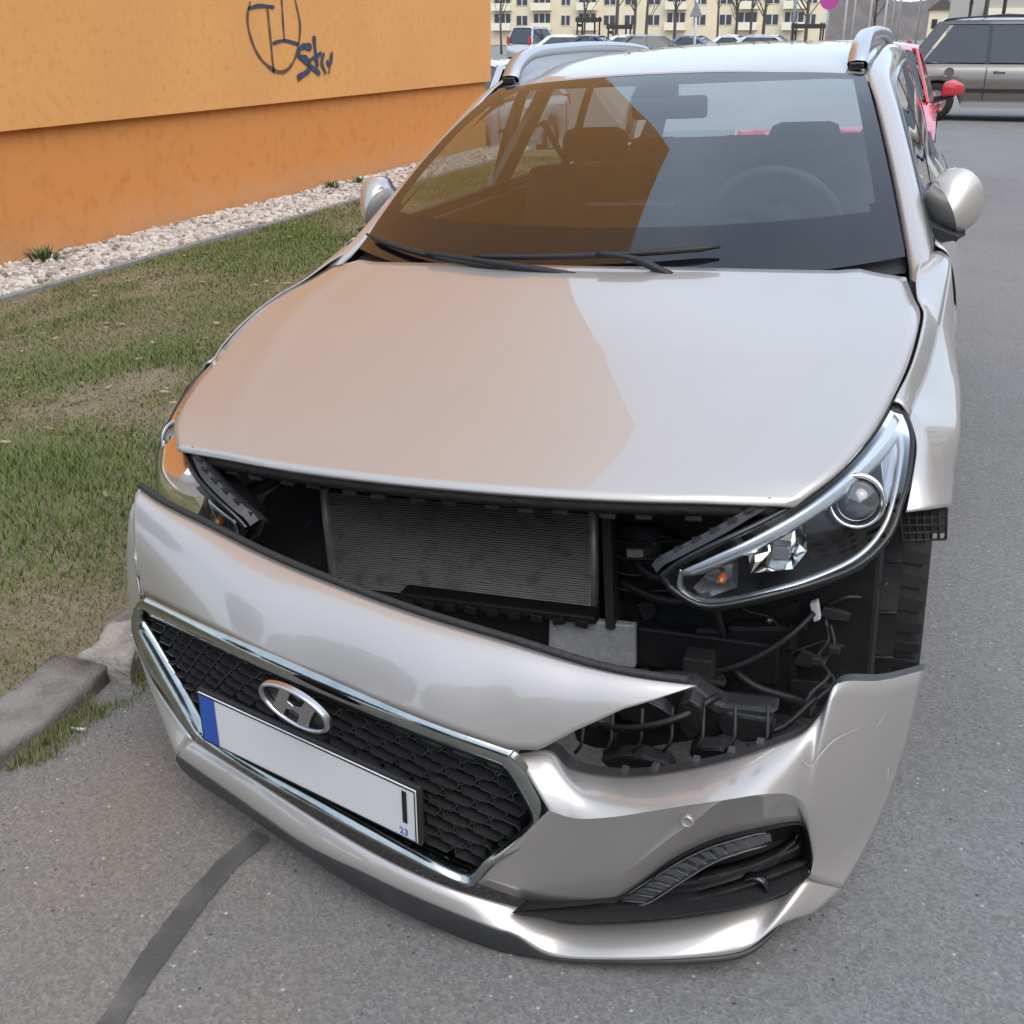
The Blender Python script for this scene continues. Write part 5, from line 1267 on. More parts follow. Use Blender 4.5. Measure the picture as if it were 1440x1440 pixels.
# grille: backing and cells
gt, gb = cr(P['gr_top'], 60), cr(P['gr_bot'], 60)
def GP(a, b, off=0.0):
    k = min(58.999, max(0, a * 59)); i = int(k); f = k - i
    t = gt[i] + (gt[i + 1] - gt[i]) * f; q = gb[i] + (gb[i + 1] - gb[i]) * f
    return t + (q - t) * b + V((0, off, 0))
obj('grille_backing', [tuple(p + V((0, .035, 0))) for p in gt] + [tuple(p + V((0, .035, 0))) for p in gb], [(i, i + 1, 61 + i, 60 + i) for i in range(59)], 'void_black', bumper, False)
ringxz = [(p[0], p[2]) for p in ri]
def inside(x, z, poly):
    c = False; n = len(poly)
    for i in range(n):
        (x1, z1), (x2, z2) = poly[i], poly[i - 1]
        if (z1 > z) != (z2 > z) and x < (x2 - x1) * (z - z1) / (z2 - z1) + x1: c = not c
    return c
plq = [V(p) for p in P['plate']]
plxz = [(p[0], p[2]) for p in plq]
NR, NC = 11, 17
hexa = [(-.5, 0), (-.36, .5), (.36, .5), (.5, 0), (.36, -.5), (-.36, -.5)]
cell_me = None
cells = 0
for r in range(NR):
    for c in range(-1, NC + 1):
        a = (c + .5 + (.5 if r % 2 else 0)) / NC; b = (r + .5) / NR
        if not 0.0 < a < 1.0: continue
        p = GP(a, b)
        if not inside(p[0], p[2], ringxz): continue
        if inside(p[0], p[2], [(plxz[0][0] + .02, plxz[0][1] - .035), (plxz[1][0] - .02, plxz[1][1] - .035), (plxz[2][0] - .02, plxz[2][1] + .01), (plxz[3][0] + .02, plxz[3][1] + .01)]): continue
        ta = GP(min(1, a + .03), b) - GP(max(0, a - .03), b); tb = GP(a, min(1, b + .05)) - GP(a, max(0, b - .05))
        wa = np.linalg.norm(GP(min(1, a + .5 / NC), b) - GP(max(0, a - .5 / NC), b)) * 1.02; hb_ = np.linalg.norm(GP(a, min(1, b + .5 / NR)) - GP(a, max(0, b - .5 / NR))) * 1.0
        ta /= np.linalg.norm(ta); tb -= ta * (tb @ ta); tb /= np.linalg.norm(tb); nn = np.cross(ta, tb)
        if nn[1] > 0: nn = -nn
        if cell_me is None:
            vv, ff = [], []
            for (sc, dp, sk) in ((.99, .012, 0), (.99, .002, 0), (.80, .0, .10), (.66, -.014, .06)):
                for (hx, hy) in hexa: vv.append((hx * sc, dp * 1 if False else hy * sc - sk * 0, -dp * 0 + (0.002 if sc > .9 and dp < .01 else (-.014 if sc < .7 else (.004 if hy < 0 else -.002)))))
            vv = []
            for (sc, zz) in ((1.0, -.012), (.98, 0.0), (.80, .001), (.70, -.014)):
                for (hx, hy) in hexa:
                    sx = sc if sc > .9 else 1 - (1 - sc) * .42
                    lipz = zz + (.007 if hy > 0 and sc in (.98, .80) else 0)     # the lower lip stands proud
                    vv.append((hx * sx, hy * sc, lipz))
            ff = [(k * 6 + i, k * 6 + (i + 1) % 6, k * 6 + 6 + (i + 1) % 6, k * 6 + 6 + i) for k in range(3) for i in range(6)]
            cell_me = bpy.data.meshes.new('grille_cell'); cell_me.from_pydata(vv, [], ff); cell_me.update()
        o = link('grille_cell', cell_me, 'grille_plastic', bumper, None)
        pz = p + V((0, .006, 0))
        o.matrix_local = Matrix(((ta[0] * wa, tb[0] * hb_, nn[0], pz[0]), (ta[1] * wa, tb[1] * hb_, nn[1], pz[1]), (ta[2] * wa, tb[2] * hb_, nn[2], pz[2]), (0, 0, 0, 1)))
        cells += 1
print('grille cells', cells)

# emblem: an oval ring round a leaning H
e0, e1 = V(P['emblem'][0]), V(P['emblem'][1]); ec = (e0 + e1) / 2 + V((0, -.006, 0))
ex = (e1 - e0); L = np.linalg.norm(ex); ex /= L
ez = V((0, -.12, 1.0)); ez -= ex * (ez @ ex); ez /= np.linalg.norm(ez); ey = np.cross(ez, ex)
if ey[1] > 0: ey = -ey
EP = lambda u, v, d=0.0: tuple(ec + ex * u + ez * v + ey * d)
A, B = L / 2, L * .262
mb = MB(); n = 56; rows = []
for k in range(n):
    t = 2 * PI * k / n; c_, s_ = math.cos(t), math.sin(t)
    rows.append([EP(A * c_ * q, B * s_ * (q if q > .95 else q - .01), d) for q, d in ((1.0, -.004), (1.0, .004), (.96, .009), (.90, .008), (.87, .002), (.87, -.004))])
mb.add([q for r in rows for q in r], [(k * 6 + j, ((k + 1) % n) * 6 + j, ((k + 1) % n) * 6 + j + 1, k * 6 + j + 1) for k in range(n) for j in range(5)])
emb = mb.build('emblem', 'satin_metal', bumper, True)
H = [(-.42, .80), (-.10, .88), (-.19, .22), (.0, .12), (.22, .28), (.34, .82), (.66, .60), (.54, .0), (.42, -.80), (.10, -.88), (.19, -.22), (.0, -.12), (-.22, -.28), (-.34, -.82), (-.66, -.60), (-.54, .0)]
mb = MB(); mb.prism([EP(A * .93 * h, B * .97 * v, .006) for h, v in H], V(ey) * -.008); mb.build('emblem_letter', 'satin_metal', emb, bevel=.0015)
mb = MB(); mb.add([EP(A * .95 * math.cos(2 * PI * k / 40), B * .95 * math.sin(2 * PI * k / 40), -.006) for k in range(40)], [tuple(range(40))]); mb.build('emblem_back', 'grille_plastic', emb)

# number plate
q = plq; U_ = (q[1] - q[0]); W_p = np.linalg.norm(U_); ux = U_ / W_p; vz = q[0] - q[3]; H_p = np.linalg.norm(vz); vz = vz / H_p; vz = vz - ux * (vz @ ux); vz /= np.linalg.norm(vz); ny = np.cross(ux, vz)
if ny[1] > 0: ny = -ny
PP = lambda u, v, d=0.0: tuple(q[3] + ux * u * W_p + vz * v * H_p + ny * d)
hold = MB().prism([PP(-.012, -.05, -.004), PP(1.012, -.05, -.004), PP(1.012, 1.05, -.004), PP(-.012, 1.05, -.004)], -ny * .012).build('plate_holder', 'black_plastic', bumper, bevel=.004)
MB().prism([PP(0, 0, .0), PP(1, 0, .0), PP(1, 1, .0), PP(0, 1, .0)], -ny * .003).build('number_plate', 'plate_white', bumper, bevel=.001)
obj('plate_band', [PP(.0, .0, .0012), PP(.085, .0, .0012), PP(.085, 1.0, .0012), PP(.0, 1.0, .0012)], [(0, 1, 2, 3)], 'plate_blue', bumper, False)
fm = MB()
for a_, b_, c_, d_ in ((0, 0, 1, .03), (0, .97, 1, 1), (0, .03, .005, .97), (.995, .03, 1, .97)): fm.add([PP(a_, b_, .0014), PP(c_, b_, .0014), PP(c_, d_, .0014), PP(a_, d_, .0014)], [(0, 1, 2, 3)])
fm.build('plate_edge', 'ink_black', bumper)
TM = Matrix(((ux[0], vz[0], ny[0], 0), (ux[1], vz[1], ny[1], 0), (ux[2], vz[2], ny[2], 0), (0, 0, 0, 1)))
text('plate_letter', 'I', .098, 'ink_black', bumper, Matrix.Translation(PP(.955, .58, .0016)) @ TM)
obj('inspection_sticker', [PP(.915, .04, .0014), PP(.99, .04, .0014), PP(.99, .22, .0014), PP(.915, .22, .0014)], [(0, 1, 2, 3)], 'label_white', bumper, False)
text('sticker_number', '23', .020, 'ink_blue', bumper, Matrix.Translation(PP(.948, .13, .002)) @ TM)

# lip and black spoiler below
lt_, lb_ = cr(P['lip_top'], 90), cr(P['lip_bot'], 90)
gL = bulged(lt_, lb_, 10, (0, -.006, .003))
o = obj('bumper_lip', gL.reshape(-1, 3), grid_faces(10, 90), 'paint', bumper, True, .004); fixn(o)
st_ = [tuple(V(p) + V((0, .006, -.002))) for p in P['lip_bot'][:12]]
s0, s1 = cr(st_, 80), cr(P['spoil'], 80)
o = obj('spoiler', bulged(s0, s1, 6, (0, -.008, 0)).reshape(-1, 3), grid_faces(6, 80), 'grey_spoiler', bumper, True, .006); fixn(o)
# skirt from the frame's lower edge down to the lip (left part)
a = cr([p for p in P['ring_out'][13:18]], 40)[::-1]; b = cr(P['lip_top'][:5], 40)
# fog lamp recess
fg = cr(P['fog'], 70, True); c = fg.mean(0)
rec = c + (fg - c) * .90 + V((0.0, .055, 0))
k = 70
o = obj('fog_recess', [tuple(p + V((0, .004, 0))) for p in fg] + [tuple(p) for p in rec], [(i, (i + 1) % k, (i + 1) % k + k, i + k) for i in range(k)] + [tuple(range(2 * k - 1, k - 1, -1))], 'black_plastic', bumper, False); fixn(o)
for nm in ('slat1', 'slat2', 'slat3'):
    p = cr(P[nm], 24)
    rows = [[q + V((0, -.014, .006)), q + V((0, -.016, 0)), q + V((0, .012, -.006)), q + V((0, .014, .004)), q + V((0, -.014, .006))] for q in p]
    mb = MB(); mb.add([tuple(x) for r in rows for x in r], grid_faces(24, 5)); mb.build('fog_slat', 'grille_plastic', bumper, True)
dr = V(P['drl'])
MB().prism([tuple(p) for p in dr], (0, .014, 0)).build('day_light_strip', 'projector_glass', bumper, bevel=.002)
up_, dn = cr(P['drl'][:5], 14), cr(P['drl'][5:][::-1], 14)
for i in range(14):
    m_ = up_[i] * .5 + dn[i] * .5; w = (up_[i] - dn[i]) * .30
    MB().prism([m_ + w + V((-.008, -.004, 0)), m_ + w + V((.008, -.004, .004)), m_ - w + V((.008, -.004, .004)), m_ - w + V((-.008, -.004, 0))], (0, .003, 0)).build('light_cell', 'lamp_grey', bumper)
MB().tube([tuple(p + V((0, -.003, .0))) for p in cr(list(P['drl']) , 40, True)] , .0016, 5).build('day_light_edge', 'lamp_grey', bumper, True)
fp = V(P['foglamp'][0]); MB().lathe([(.024, .01), (.024, -.006), (.019, -.009), (.017, -.002), (.0005, .004)], 24, 'Y', tuple(fp)).build('fog_lamp', 'gloss_black', bumper, True)
# inner plastics seen through the lamp opening
pn = [V(p) for p in P['pan']]
o = MB().prism([tuple(p + V((0, .06, 0))) for p in pn], (0, .05, .01)).build('inner_panel', 'bay_black', bumper, bevel=.012)
rq = random.Random(4)
def rough_plate(name, x0, z0, w_, h_, y, mat='bay_black'):
    pts = [(x0 + w_ * (.5 + .5 * math.cos(a) * rq.uniform(.75, 1.1)), y + rq.uniform(-.006, .006), z0 + h_ * (.5 + .5 * math.sin(a) * rq.uniform(.75, 1.1))) for a in np.linspace(0, 2 * PI, 9)[:-1]]
    return MB().prism(pts, (0, .03, .008)).build(name, mat, bumper, bevel=.005)
for x0, z0, w_, h_, y in ((.29, .28, .10, .07, .02), (.37, .33, .11, .07, .04), (.49, .35, .06, .09, .00), (.55, .33, .12, .06, .05), (.35, .24, .16, .06, .01), (.50, .27, .14, .07, .02)): rough_plate('inner_rib', x0, z0, w_, h_, y)
for k in range(7):
    x = .31 + .055 * k; z = .32 + .012 * k
    MB().tube(cr([(x, -.01, z - .03), (x + .015, -.015, z), (x + .01, .02, z + .045)], 8), .0035, 5).build('inner_strut', 'dusty_plastic', bumper, True)
for pts, r in (([(.34, .03, .33), (.42, -.02, .37), (.50, -.01, .40), (.56, .05, .42)], .007), ([(.58, .06, .36), (.66, .06, .36), (.72, .12, .40)], .006)):
    MB().tube(cr(pts, 12), r, 8).build('inner_hose', 'bay_black', bumper, True)

# ------------------------------------------------------------------ things behind: parked cars
def tyre_wheel(root, x, y, r, s):
    w = MB().lathe([(r * .6, -.08), (r * .93, -.09), (r, -.05), (r, .05), (r * .93, .09), (r * .6, .08)], 20, 'X', (x, y, r)).build('wheel', 'rubber', root, True)
    m = MB().lathe([(r * .62, .07), (r * .5, .06), (r * .15, .085), (.001, .085)], 20, 'X', (0, 0, 0)); m.v = [(x + p[0] * s, y + p[1], r + p[2]) for p in m.v]
    m.build('rim', 'satin_metal', w, True)

def background_car(name, loc, rz, label, cat, paint, L=4.3, Wd=1.78, H=1.48, kind='hatch', group=None, detail=True, pillar=None):
    pillar = pillar or paint
    """front at y=0, tail at y=L; body skin, glasshouse panes, wheels, lamps, mirrors, handles"""
    root = empty(name, loc=loc, rz=rz); tag(root, label, cat, group)
    hw = Wd / 2; belt = .98 if H > 1.55 else .93
    if kind == 'mpv': st = [(0, .60), (.08, .78), (.7, .98), (.95, belt + .06)]; yc, yt, yr, ye = .95, 1.95, L - .55, L - .05
    elif kind == 'sedan': st = [(0, .55), (.08, .70), (1.0, .86), (1.25, belt)]; yc, yt, yr, ye = 1.25, 2.0, L - 1.35, L - .75
    else: st = [(0, .55), (.08, .70), (.95, .88), (1.15, belt)]; yc, yt, yr, ye = 1.15, 1.95, L - .75, L - .12
    deck = (L - .1, belt - .02)
    prof = st + [(L * .5, belt), (L - .6, belt), deck, (L, belt - .25)]
    nyq = 46; Y = np.linspace(0, L, nyq); top = np.interp(Y, [p[0] for p in prof], [p[1] for p in prof])
    wf = np.array([hw * (1 - .16 * max(0, (.45 - y) / .45) ** 2 - .10 * max(0, (y - L + .35) / .35) ** 2) for y in Y])
    wr = .33 if H > 1.55 else .31; ya, yb_ = .88, L - (.62 if kind == 'mpv' else .90)
    rows = []
    for i, y in enumerate(Y):
        low = .24
        for yw in (ya, yb_):
            d = abs(y - yw)
            if d < wr + .05: low = max(low, wr + math.sqrt((wr + .05) ** 2 - d * d) * .92)
        w, z = wf[i], top[i]
        half = [(w * .93, low), (w * .985, max(low + .02, .42)), (w, max(low + .04, .62)), (w * .985, max(low + .06, min(z, .80))), (w * .94, z - .015), (w * .80, z + .01), (0, z + .03)]
        rows.append([(x, y, zz) for x, zz in half] + [(-x, y, zz) for x, zz in half[-2::-1]])
    f = grid_faces(nyq, 13) + [tuple(range(12, -1, -1)), tuple(range((nyq - 1) * 13, nyq * 13))]
    body = obj('body', [p for r in rows for p in r], f, paint, root, True); fixn(body)
    rw = hw * .70; bw = hw * .90; zr = H - .05
    # glasshouse shell (roof and pillars)
    def rim(y0, y1, w, z, yy): return [(-w, y0, z), (w, y0, z), (w, y1, z), (-w, y1, z)]
    yq = [yt, yt + .3, (yt + yr) / 2, yr - .2, yr]
    roof = [[(u * rw, y, zr + (.045 if 0 < i < 4 else .0) + .02 - .05 * u * u) for u in np.linspace(-1, 1, 9)] for i, y in enumerate(yq)]
    loft('roof', roof, 17, paint, root)
    tb = lambda y: np.interp(y, [yc, yt, yr, ye], [yc, yt, yr, ye])
    for s in SIDES:
        cab = MB()
        q0, q1 = (s * bw, yc + .12, belt), (s * rw, yt + .02, zr - .02)
        def strip(a, b, c, d, t=.03): cab.prism([a, b, c, d], (-s * t, 0, 0))
        strip((s * bw, yc - .02, belt), (s * bw, yc + .16, belt), (s * rw, yt + .16, zr - .03), (s * rw, yt - .02, zr - .01))
        cab.build('front_pillar', pillar, root, bevel=.008); cab = MB()
        strip((s * bw, ye - .22, belt), (s * bw, ye + .02, belt), (s * rw, yr + .04, zr - .01), (s * rw, yr - .18, zr - .03))
        cab.build('rear_pillar', pillar, root, bevel=.008); cab = MB()
        strip((s * rw * 1.02, yt, zr - .06), (s * rw * 1.02, yr, zr - .06), (s * rw * .98, yr, zr + .0), (s * rw * .98, yt, zr + .0), .05)
        cab.build('roof_side', pillar, root, bevel=.008)
    # panes
    nside = 3 if kind == 'mpv' else 2
    b0, b1, t0, t1 = yc + .20, ye - .24, yt + .18, yr - .20
    for s in SIDES:
        for k in range(nside):
            u0, u1 = k / nside + .012, (k + 1) / nside - .012
            pts = [(s * bw * .995, b0 + (b1 - b0) * u0, belt + .015), (s * bw * .995, b0 + (b1 - b0) * u1, belt + .015), (s * rw * 1.0, t0 + (t1 - t0) * u1, zr - .07), (s * rw * 1.0, t0 + (t1 - t0) * u0, zr - .07)]
            MB().prism(pts, (-s * .006, 0, 0)).build('side_window', 'car_glass', root)
        for k in range(1, nside):
            u0, u1 = k / nside - .012, k / nside + .012
            pts = [(s * bw, b0 + (b1 - b0) * u0, belt), (s * bw, b0 + (b1 - b0) * u1, belt), (s * rw, t0 + (t1 - t0) * u1, zr - .05), (s * rw, t0 + (t1 - t0) * u0, zr - .05)]
            MB().prism(pts, (-s * .02, 0, 0)).build('door_pillar', 'gloss_black', root)
    MB().prism([(-bw * .93, yc + .02, belt + .02), (bw * .93, yc + .02, belt + .02), (rw * .93, yt - .01, zr - .03), (-rw * .93, yt - .01, zr - .03)], (0, .006, 0)).build('windscreen', 'car_glass', root)
    MB().prism([(-bw * .86, ye - .01, belt + .04), (bw * .86, ye - .01, belt + .04), (rw * .86, yr + .015, zr - .05), (-rw * .86, yr + .015, zr - .05)], (0, -.006, 0)).build('rear_window', 'car_glass', root)
    for s in SIDES:
        for yw in (ya, yb_): tyre_wheel(root, s * (hw - .11), yw, wr, s)
        MB().prism([(s * hw * .50, .0, .60), (s * hw * .88, .12, .62), (s * hw * .90, .30, .76), (s * hw * .55, .06, .70)], (0, -.012, .004)).build('headlight', 'lamp_white', root)
        z0 = .95 if kind == 'mpv' else .75
        MB().prism([(s * hw * .66, L - .01, z0), (s * hw * .93, L - .06, z0), (s * hw * .90, L - .05, z0 + (.42 if kind == 'mpv' else .18)), (s * hw * .70, L - .01, z0 + (.40 if kind == 'mpv' else .18))], (0, .02, 0)).build('tail_light', 'tail_red', root)
        mm = MB(); ym = yc + .45
        mm.prism([(s * (hw + .0), ym - .05, belt + .03), (s * (hw + .20), ym - .02, belt + .05), (s * (hw + .20), ym, belt + .14), (s * (hw + .10), ym - .03, belt + .19), (s * (hw + .01), ym - .05, belt + .15)], (0, .12, 0))
        mr = mm.build('door_mirror', paint, root, True, bevel=.02)
        MB().prism([(s * (hw - .06), ym, belt - .03), (s * (hw + .13), ym, belt + .03), (s * (hw + .12), ym, belt + .055), (s * (hw - .06), ym, belt + .03)], (0, .08, 0)).build('mirror_arm', 'black_plastic', mr)
        if detail:
            for k in range(2):
                yh = b0 + (b1 - b0) * ((k + 1) / nside) - .22
                MB().tube([(s * (hw * .985), yh - .09, belt - .14), (s * (hw + .025), yh - .06, belt - .13), (s * (hw + .025), yh + .06, belt - .13), (s * (hw * .985), yh + .09, belt - .14)], .016, 6).build('door_handle', paint, root, True)
            for k in range(3):
                yd = [yc + .25, b0 + (b1 - b0) / nside, b0 + (b1 - b0) * 2 / nside][k]
                MB().box((s * (hw + .001) - .003, yd - .006, .36), (s * (hw + .001) + .003, yd + .006, belt - .06)).build('door_gap', 'void_black', root)
            MB().box((min(s * hw * .985, s * (hw + .014)), ya + .5, .50), (max(s * hw * .985, s * (hw + .014)), yb_ - .5, .56)).build('rubbing_strip', 'black_plastic', root)
            MB().box((min(s * hw * .96, s * (hw + .006)), ya + .45, .24), (max(s * hw * .96, s * (hw + .006)), yb_ - .45, .33)).build('sill_strip', 'rail_silver', root)
    return root

B = P
red = background_car('red_car', (-.08, 8.9, .0), 0, 'bright red car parked directly behind the damaged car', 'car', 'red_paint', 4.2, 1.76, 1.44)
van = background_car('people_carrier', (P['bg_van'][0] + 4.85, 22.45, .05), math.radians(90), 'beige silver people carrier parked sideways across the road on the right', 'car', 'van_paint', 4.85, 1.90, 1.74, 'mpv', pillar='dark_paint')
for s in SIDES:
    MB().tube([(s * .62, 1.9, 1.66), (s * .62, 2.0, 1.75), (s * .62, 3.2, 1.79), (s * .61, 4.2, 1.72), (s * .61, 4.3, 1.66)], .018, 6).build('roof_rail', 'gloss_black', van, True)
    MB().lathe([(.085, -.002), (.085, .003), (.075, .004), (.0005, .004)], 20, 'X', (s * .945, 4.05, .83)).build('fuel_flap', 'van_paint', van, True)
sil = background_car('silver_hatchback', (P['bg_silver'][0] - .3, P['bg_silver'][1] - 3.2, -.33), math.radians(-6), 'pale silver car half hidden between the orange wall and the roof rail', 'car', 'silver_paint', 4.3, 1.75, 1.47, 'hatch')
mp = background_car('estate_van', (P['bg_mpv'][0] + 1.2, P['bg_mpv'][1] + 4.4, .05), math.radians(172), 'tall silver people carrier with a red upright tail lamp in the far car park', 'car', 'silver_paint', 4.6, 1.8, 1.90, 'mpv')
lots = [('dark grey car in the far car park, below the left tree stakes', 'dark_paint', 'sedan'), ('white car in the far car park, just right of the tree stakes', 'white_paint', 'hatch'), ('black car in the far car park, in front of the white one', 'dark_paint', 'hatch'),
        ('blue grey car in the far car park, under the triangular sign', 'blue_paint', 'sedan'), ('white car with a low roof in the far car park, right of the triangular sign', 'white_paint', 'sedan'), ('pale silver car at the right end of the far car park', 'silver_paint', 'hatch'), ('white car at the left end of the far row, beside the tall silver one', 'white_paint', 'hatch')]
for (lab, pt, kd), p in zip(lots, P['bg_lot']):
    background_car('distant_car', (p[0] + 2.1, p[1], .05), math.radians(90 + random.uniform(-12, 12)), lab, 'car', pt, 4.2, 1.75, 1.46, kd, 'cars in the far car park', False)

# ------------------------------------------------------------------ far apartment block
fx0, fx1 = P['bg_fac'][0][0], P['bg_fac'][1][0]; FY = P['bg_fac'][0][1]
blk = empty('apartment_block', loc=(0, FY, 0)); tag(blk, 'long cream apartment block with rows of balconies beyond the car park', 'building')
MB().box((fx0 - 12, 0, 0), (fx1, 12, 17)).build('wall', 'cream', blk)
MB().box((fx0 - 12.2, -.3, 17), (fx1 + .2, 12.2, 17.5)).build('roof', 'grey_wall', blk)
FW = {'w': {}, 'b': {}}
def share(key, mk):
    if key not in FW: FW[key] = mk()
    return FW[key]
wme = {}
def far_window(x, z, w, h, panes):
    key = (round(w, 1), round(h, 1))
    if key not in wme:
        m = MB()
        for a in (-1, 1): m.box((a * w / 2 - .06, -.07, -h / 2), (a * w / 2 + .06, .0, h / 2)); m.box((-w / 2, -.07, a * h / 2 - .06), (w / 2, .0, a * h / 2 + .06))
        for k in range(1, panes): m.box((-w / 2 + w * k / panes - .09, -.06, -h / 2), (-w / 2 + w * k / panes + .09, 0, h / 2))
        a = m.build('window', 'window_frame', blk); a.location = (x, 0, z)
        b = MB().box((-w / 2, -.03, -h / 2), (w / 2, .0, h / 2)).build('pane', 'window_dark', a)
        wme[key] = (a, b)
    else:
        a0, b0 = wme[key]; a = a0.copy(); C.objects.link(a); a.parent = blk; a.location = (x, 0, z)
        b = b0.copy(); C.objects.link(b); b.parent = a
bal = None
def far_balcony(x, z):
    global bal
    if bal is None:
        a = MB().box((-1.6, -1.1, -1.35), (1.6, -.95, -.35)).box((-1.6, -1.1, -1.45), (1.6, 0, -1.35)).box((-1.6, -.95, -1.35), (-1.48, 0, -.35)).box((1.48, -.95, -1.35), (1.6, 0, -.35)).build('balcony', 'cream_pale', blk)
        b = MB().box((-1.45, -.04, -1.3), (1.45, .0, 1.0)).build('balcony_door', 'window_dark', a)
        c = MB()
        for u in (-1.45, -.5, .5, 1.45): c.box((u - .09, -.10, -1.3), (u + .09, -.04, 1.0))
        c = c.build('door_frame', 'window_frame', a); bal = (a, b, c)
        a.location = (x, 0, z)
    else:
        a = bal[0].copy(); C.objects.link(a); a.parent = blk; a.location = (x, 0, z)
        for q in bal[1:]:
            d = q.copy(); C.objects.link(d); d.parent = a
for zc in (3.6, 6.5, 9.4, 12.3):
    for x, kind in P['bg_bays']:
        if kind == 'b': far_balcony(x, zc)
        else: far_window(x, zc, 1.9 if kind == 'w' else 1.5, 1.5, 2 if kind == 'w' else 2)
g2 = empty('grey_building', loc=(P['bg_grey'][0], P['bg_grey'][1], 0)); tag(g2, 'plain grey building at the top right behind the people carrier', 'building')
MB().box((0, 0, 0), (22, 10, 9)).build('wall', 'grey_wall', g2)
MB().box((1.6, -.25, 1.6), (20, -.01, 2.1)).build('ledge', 'cream_pale', g2); MB().box((1.6, -.25, 2.35), (20, -.01, 2.7)).build('ledge', 'cream_pale', g2)
for k in range(5):
    w = MB().box((4 + 3.4 * k, -.05, 5), (5.8 + 3.4 * k, -.004, 6.6)).build('window', 'window_dark', g2)
# low cream house far off between the poles
g3 = empty('far_house', loc=(P['bg_house'][0], P['bg_house'][1], 0)); tag(g3, 'small cream house far away behind the white poles', 'building')
MB().box((-1.2, 0, 0), (1.6, 8, 4.2)).build('wall', 'cream', g3); MB().prism([(-1.4, -.3, 4.2), (1.8, -.3, 4.2), (.2, -.3, 5.6)], (0, 8.6, 0)).build('roof', 'bark', g3)
for u in (-.5, .8): MB().box((u - .3, -.06, 2.2), (u + .3, -.004, 3.2)).build('window', 'window_dark', g3)
tl = obj('far_woods', [(x, 420 + 18 * noise.noise(Vector((x * .01, 1, 0))), z * (8 + 5 * noise.noise(Vector((x * .05, 3, 0))))) for z in (0, 1, 1.6) for x in np.linspace(-500, 500, 240)], grid_faces(3, 240), 'treeline'); tag(tl, 'distant line of bare brown woods along the horizon', 'woods', kind='stuff')

# ------------------------------------------------------------------ bare trees, stakes, poles, signs
def bare_tree(loc, h, r, seed, label):
    rnd = random.Random(seed); root = empty('bare_tree', loc=loc); tag(root, label, 'tree', 'bare young trees around the far car park')
    trunk = [(0, 0, 0), (.05 * rnd.gauss(0, 1), 0, h * .35), (.12 * rnd.gauss(0, 1), .1 * rnd.gauss(0, 1), h * .7), (.18 * rnd.gauss(0, 1), 0, h)]
    MB().tube(cr(trunk, 9), list(np.linspace(r, r * .3, 9)), 6).build('trunk', 'bark', root, True)
    mb = MB()
    for k in range(26):
        t = rnd.uniform(.30, .98); p = V(cr(trunk, 30)[int(t * 29)]); a = rnd.uniform(0, 6.28); l = h * rnd.uniform(.14, .34) * (1.2 - t * .6)
        q = p + V((math.cos(a) * l * .45, math.sin(a) * l * .45, l * .6)); e = q + V((math.cos(a + rnd.gauss(0, .5)) * l * .4, math.sin(a) * l * .4, l * .6))
        mb.tube([p, q, e], [r * .30, r * .2, r * .07], 4, False)
        for _ in range(3):
            b = a + rnd.gauss(0, .9); s0 = p + (e - p) * rnd.uniform(.3, .9); mb.tube([s0, s0 + V((math.cos(b) * l * .35, math.sin(b) * l * .35, l * .35))], [r * .12, r * .05], 3, False)
    mb.build('branches', 'bark', root)
tl_names = ['thin bare tree standing left of the first tree stakes', 'thick bare trunk standing inside the left tree stakes', 'bare tree just right of the left tree stakes', 'slim bare tree in front of the middle of the cream block', 'slim bare tree left of the triangular sign', 'bare tree right of the triangular sign', 'bare tree before the right part of the cream block', 'bare tree third from the end of the cream block', 'bare tree second from the end of the cream block', 'bare tree inside the right tree stakes', 'bare tree between the white poles', 'bare tree in the stakes before the grey building', 'bare tree at the left end beside the orange wall']
for i, (p, lab) in enumerate(zip(P['bg_trees'], tl_names)): bare_tree((p[0], p[1], .05), 7.5 + (i * 37 % 10) * .2, .085 + (i * 13 % 5) * .012, i, lab)
def stakes(loc, w, h, label):
    root = empty('tree_stake_frame', loc=loc); tag(root, label, 'tree stakes', 'timber stakes round young trees')
    for x in (-w / 2, w / 2):
        for y in (0, w): MB().tube([(x, y, -.3), (x, y, h)], .05, 6).build('stake', 'stake_wood', root)
    for y in (0, w): MB().box((-w / 2 - .1, y - .06, h - .26), (w / 2 + .1, y + .06, h - .06)).build('crossbar', 'stake_wood', root)
    MB().box((-w / 2 - .06, .06, h - .5), (-w / 2 + .06, w - .06, h - .35)).build('crossbar', 'stake_wood', root)
for p, w, h, lab in zip(P['bg_stakes'], (.95, .95, 1.3, 1.2), (2.35, 2.0, 2.0, 3.0), ('dark timber stake frame left of the other in front of the cream block', 'dark timber stake frame with the thick bare trunk inside', 'dark timber stake frame at the right end of the cream block', 'dark timber stake frame before the grey building at top right')):
    stakes((p[0], p[1], .05), w, h, lab)
POLES = ['leftmost tall white flag pole, next to the magenta sign', 'tall white flag pole second from the magenta sign', 'tall white flag pole just right of the roof rail', 'tall white flag pole in the middle of the row', 'tall white flag pole third from the right end of the row', 'tall white flag pole second from the right end of the row', 'rightmost tall white flag pole, next to the people carrier']
for i, p in enumerate(P['bg_poles']):
    root = empty('white_pole', loc=(p[0], p[1], .05)); tag(root, POLES[i], 'pole', 'row of white poles')
    MB().tube([(0, 0, 0), (0, 0, 4), (0, 0, 8.5 + i % 3 * .4)], [.06, .055, .04], 8).build('shaft', 'pole_white', root, True); MB().lathe([(.07, 0), (.09, .05), (.0005, .12)], 8, 'Z', (0, 0, 8.5 + i % 3 * .4)).build('finial', 'satin_metal', root, True)
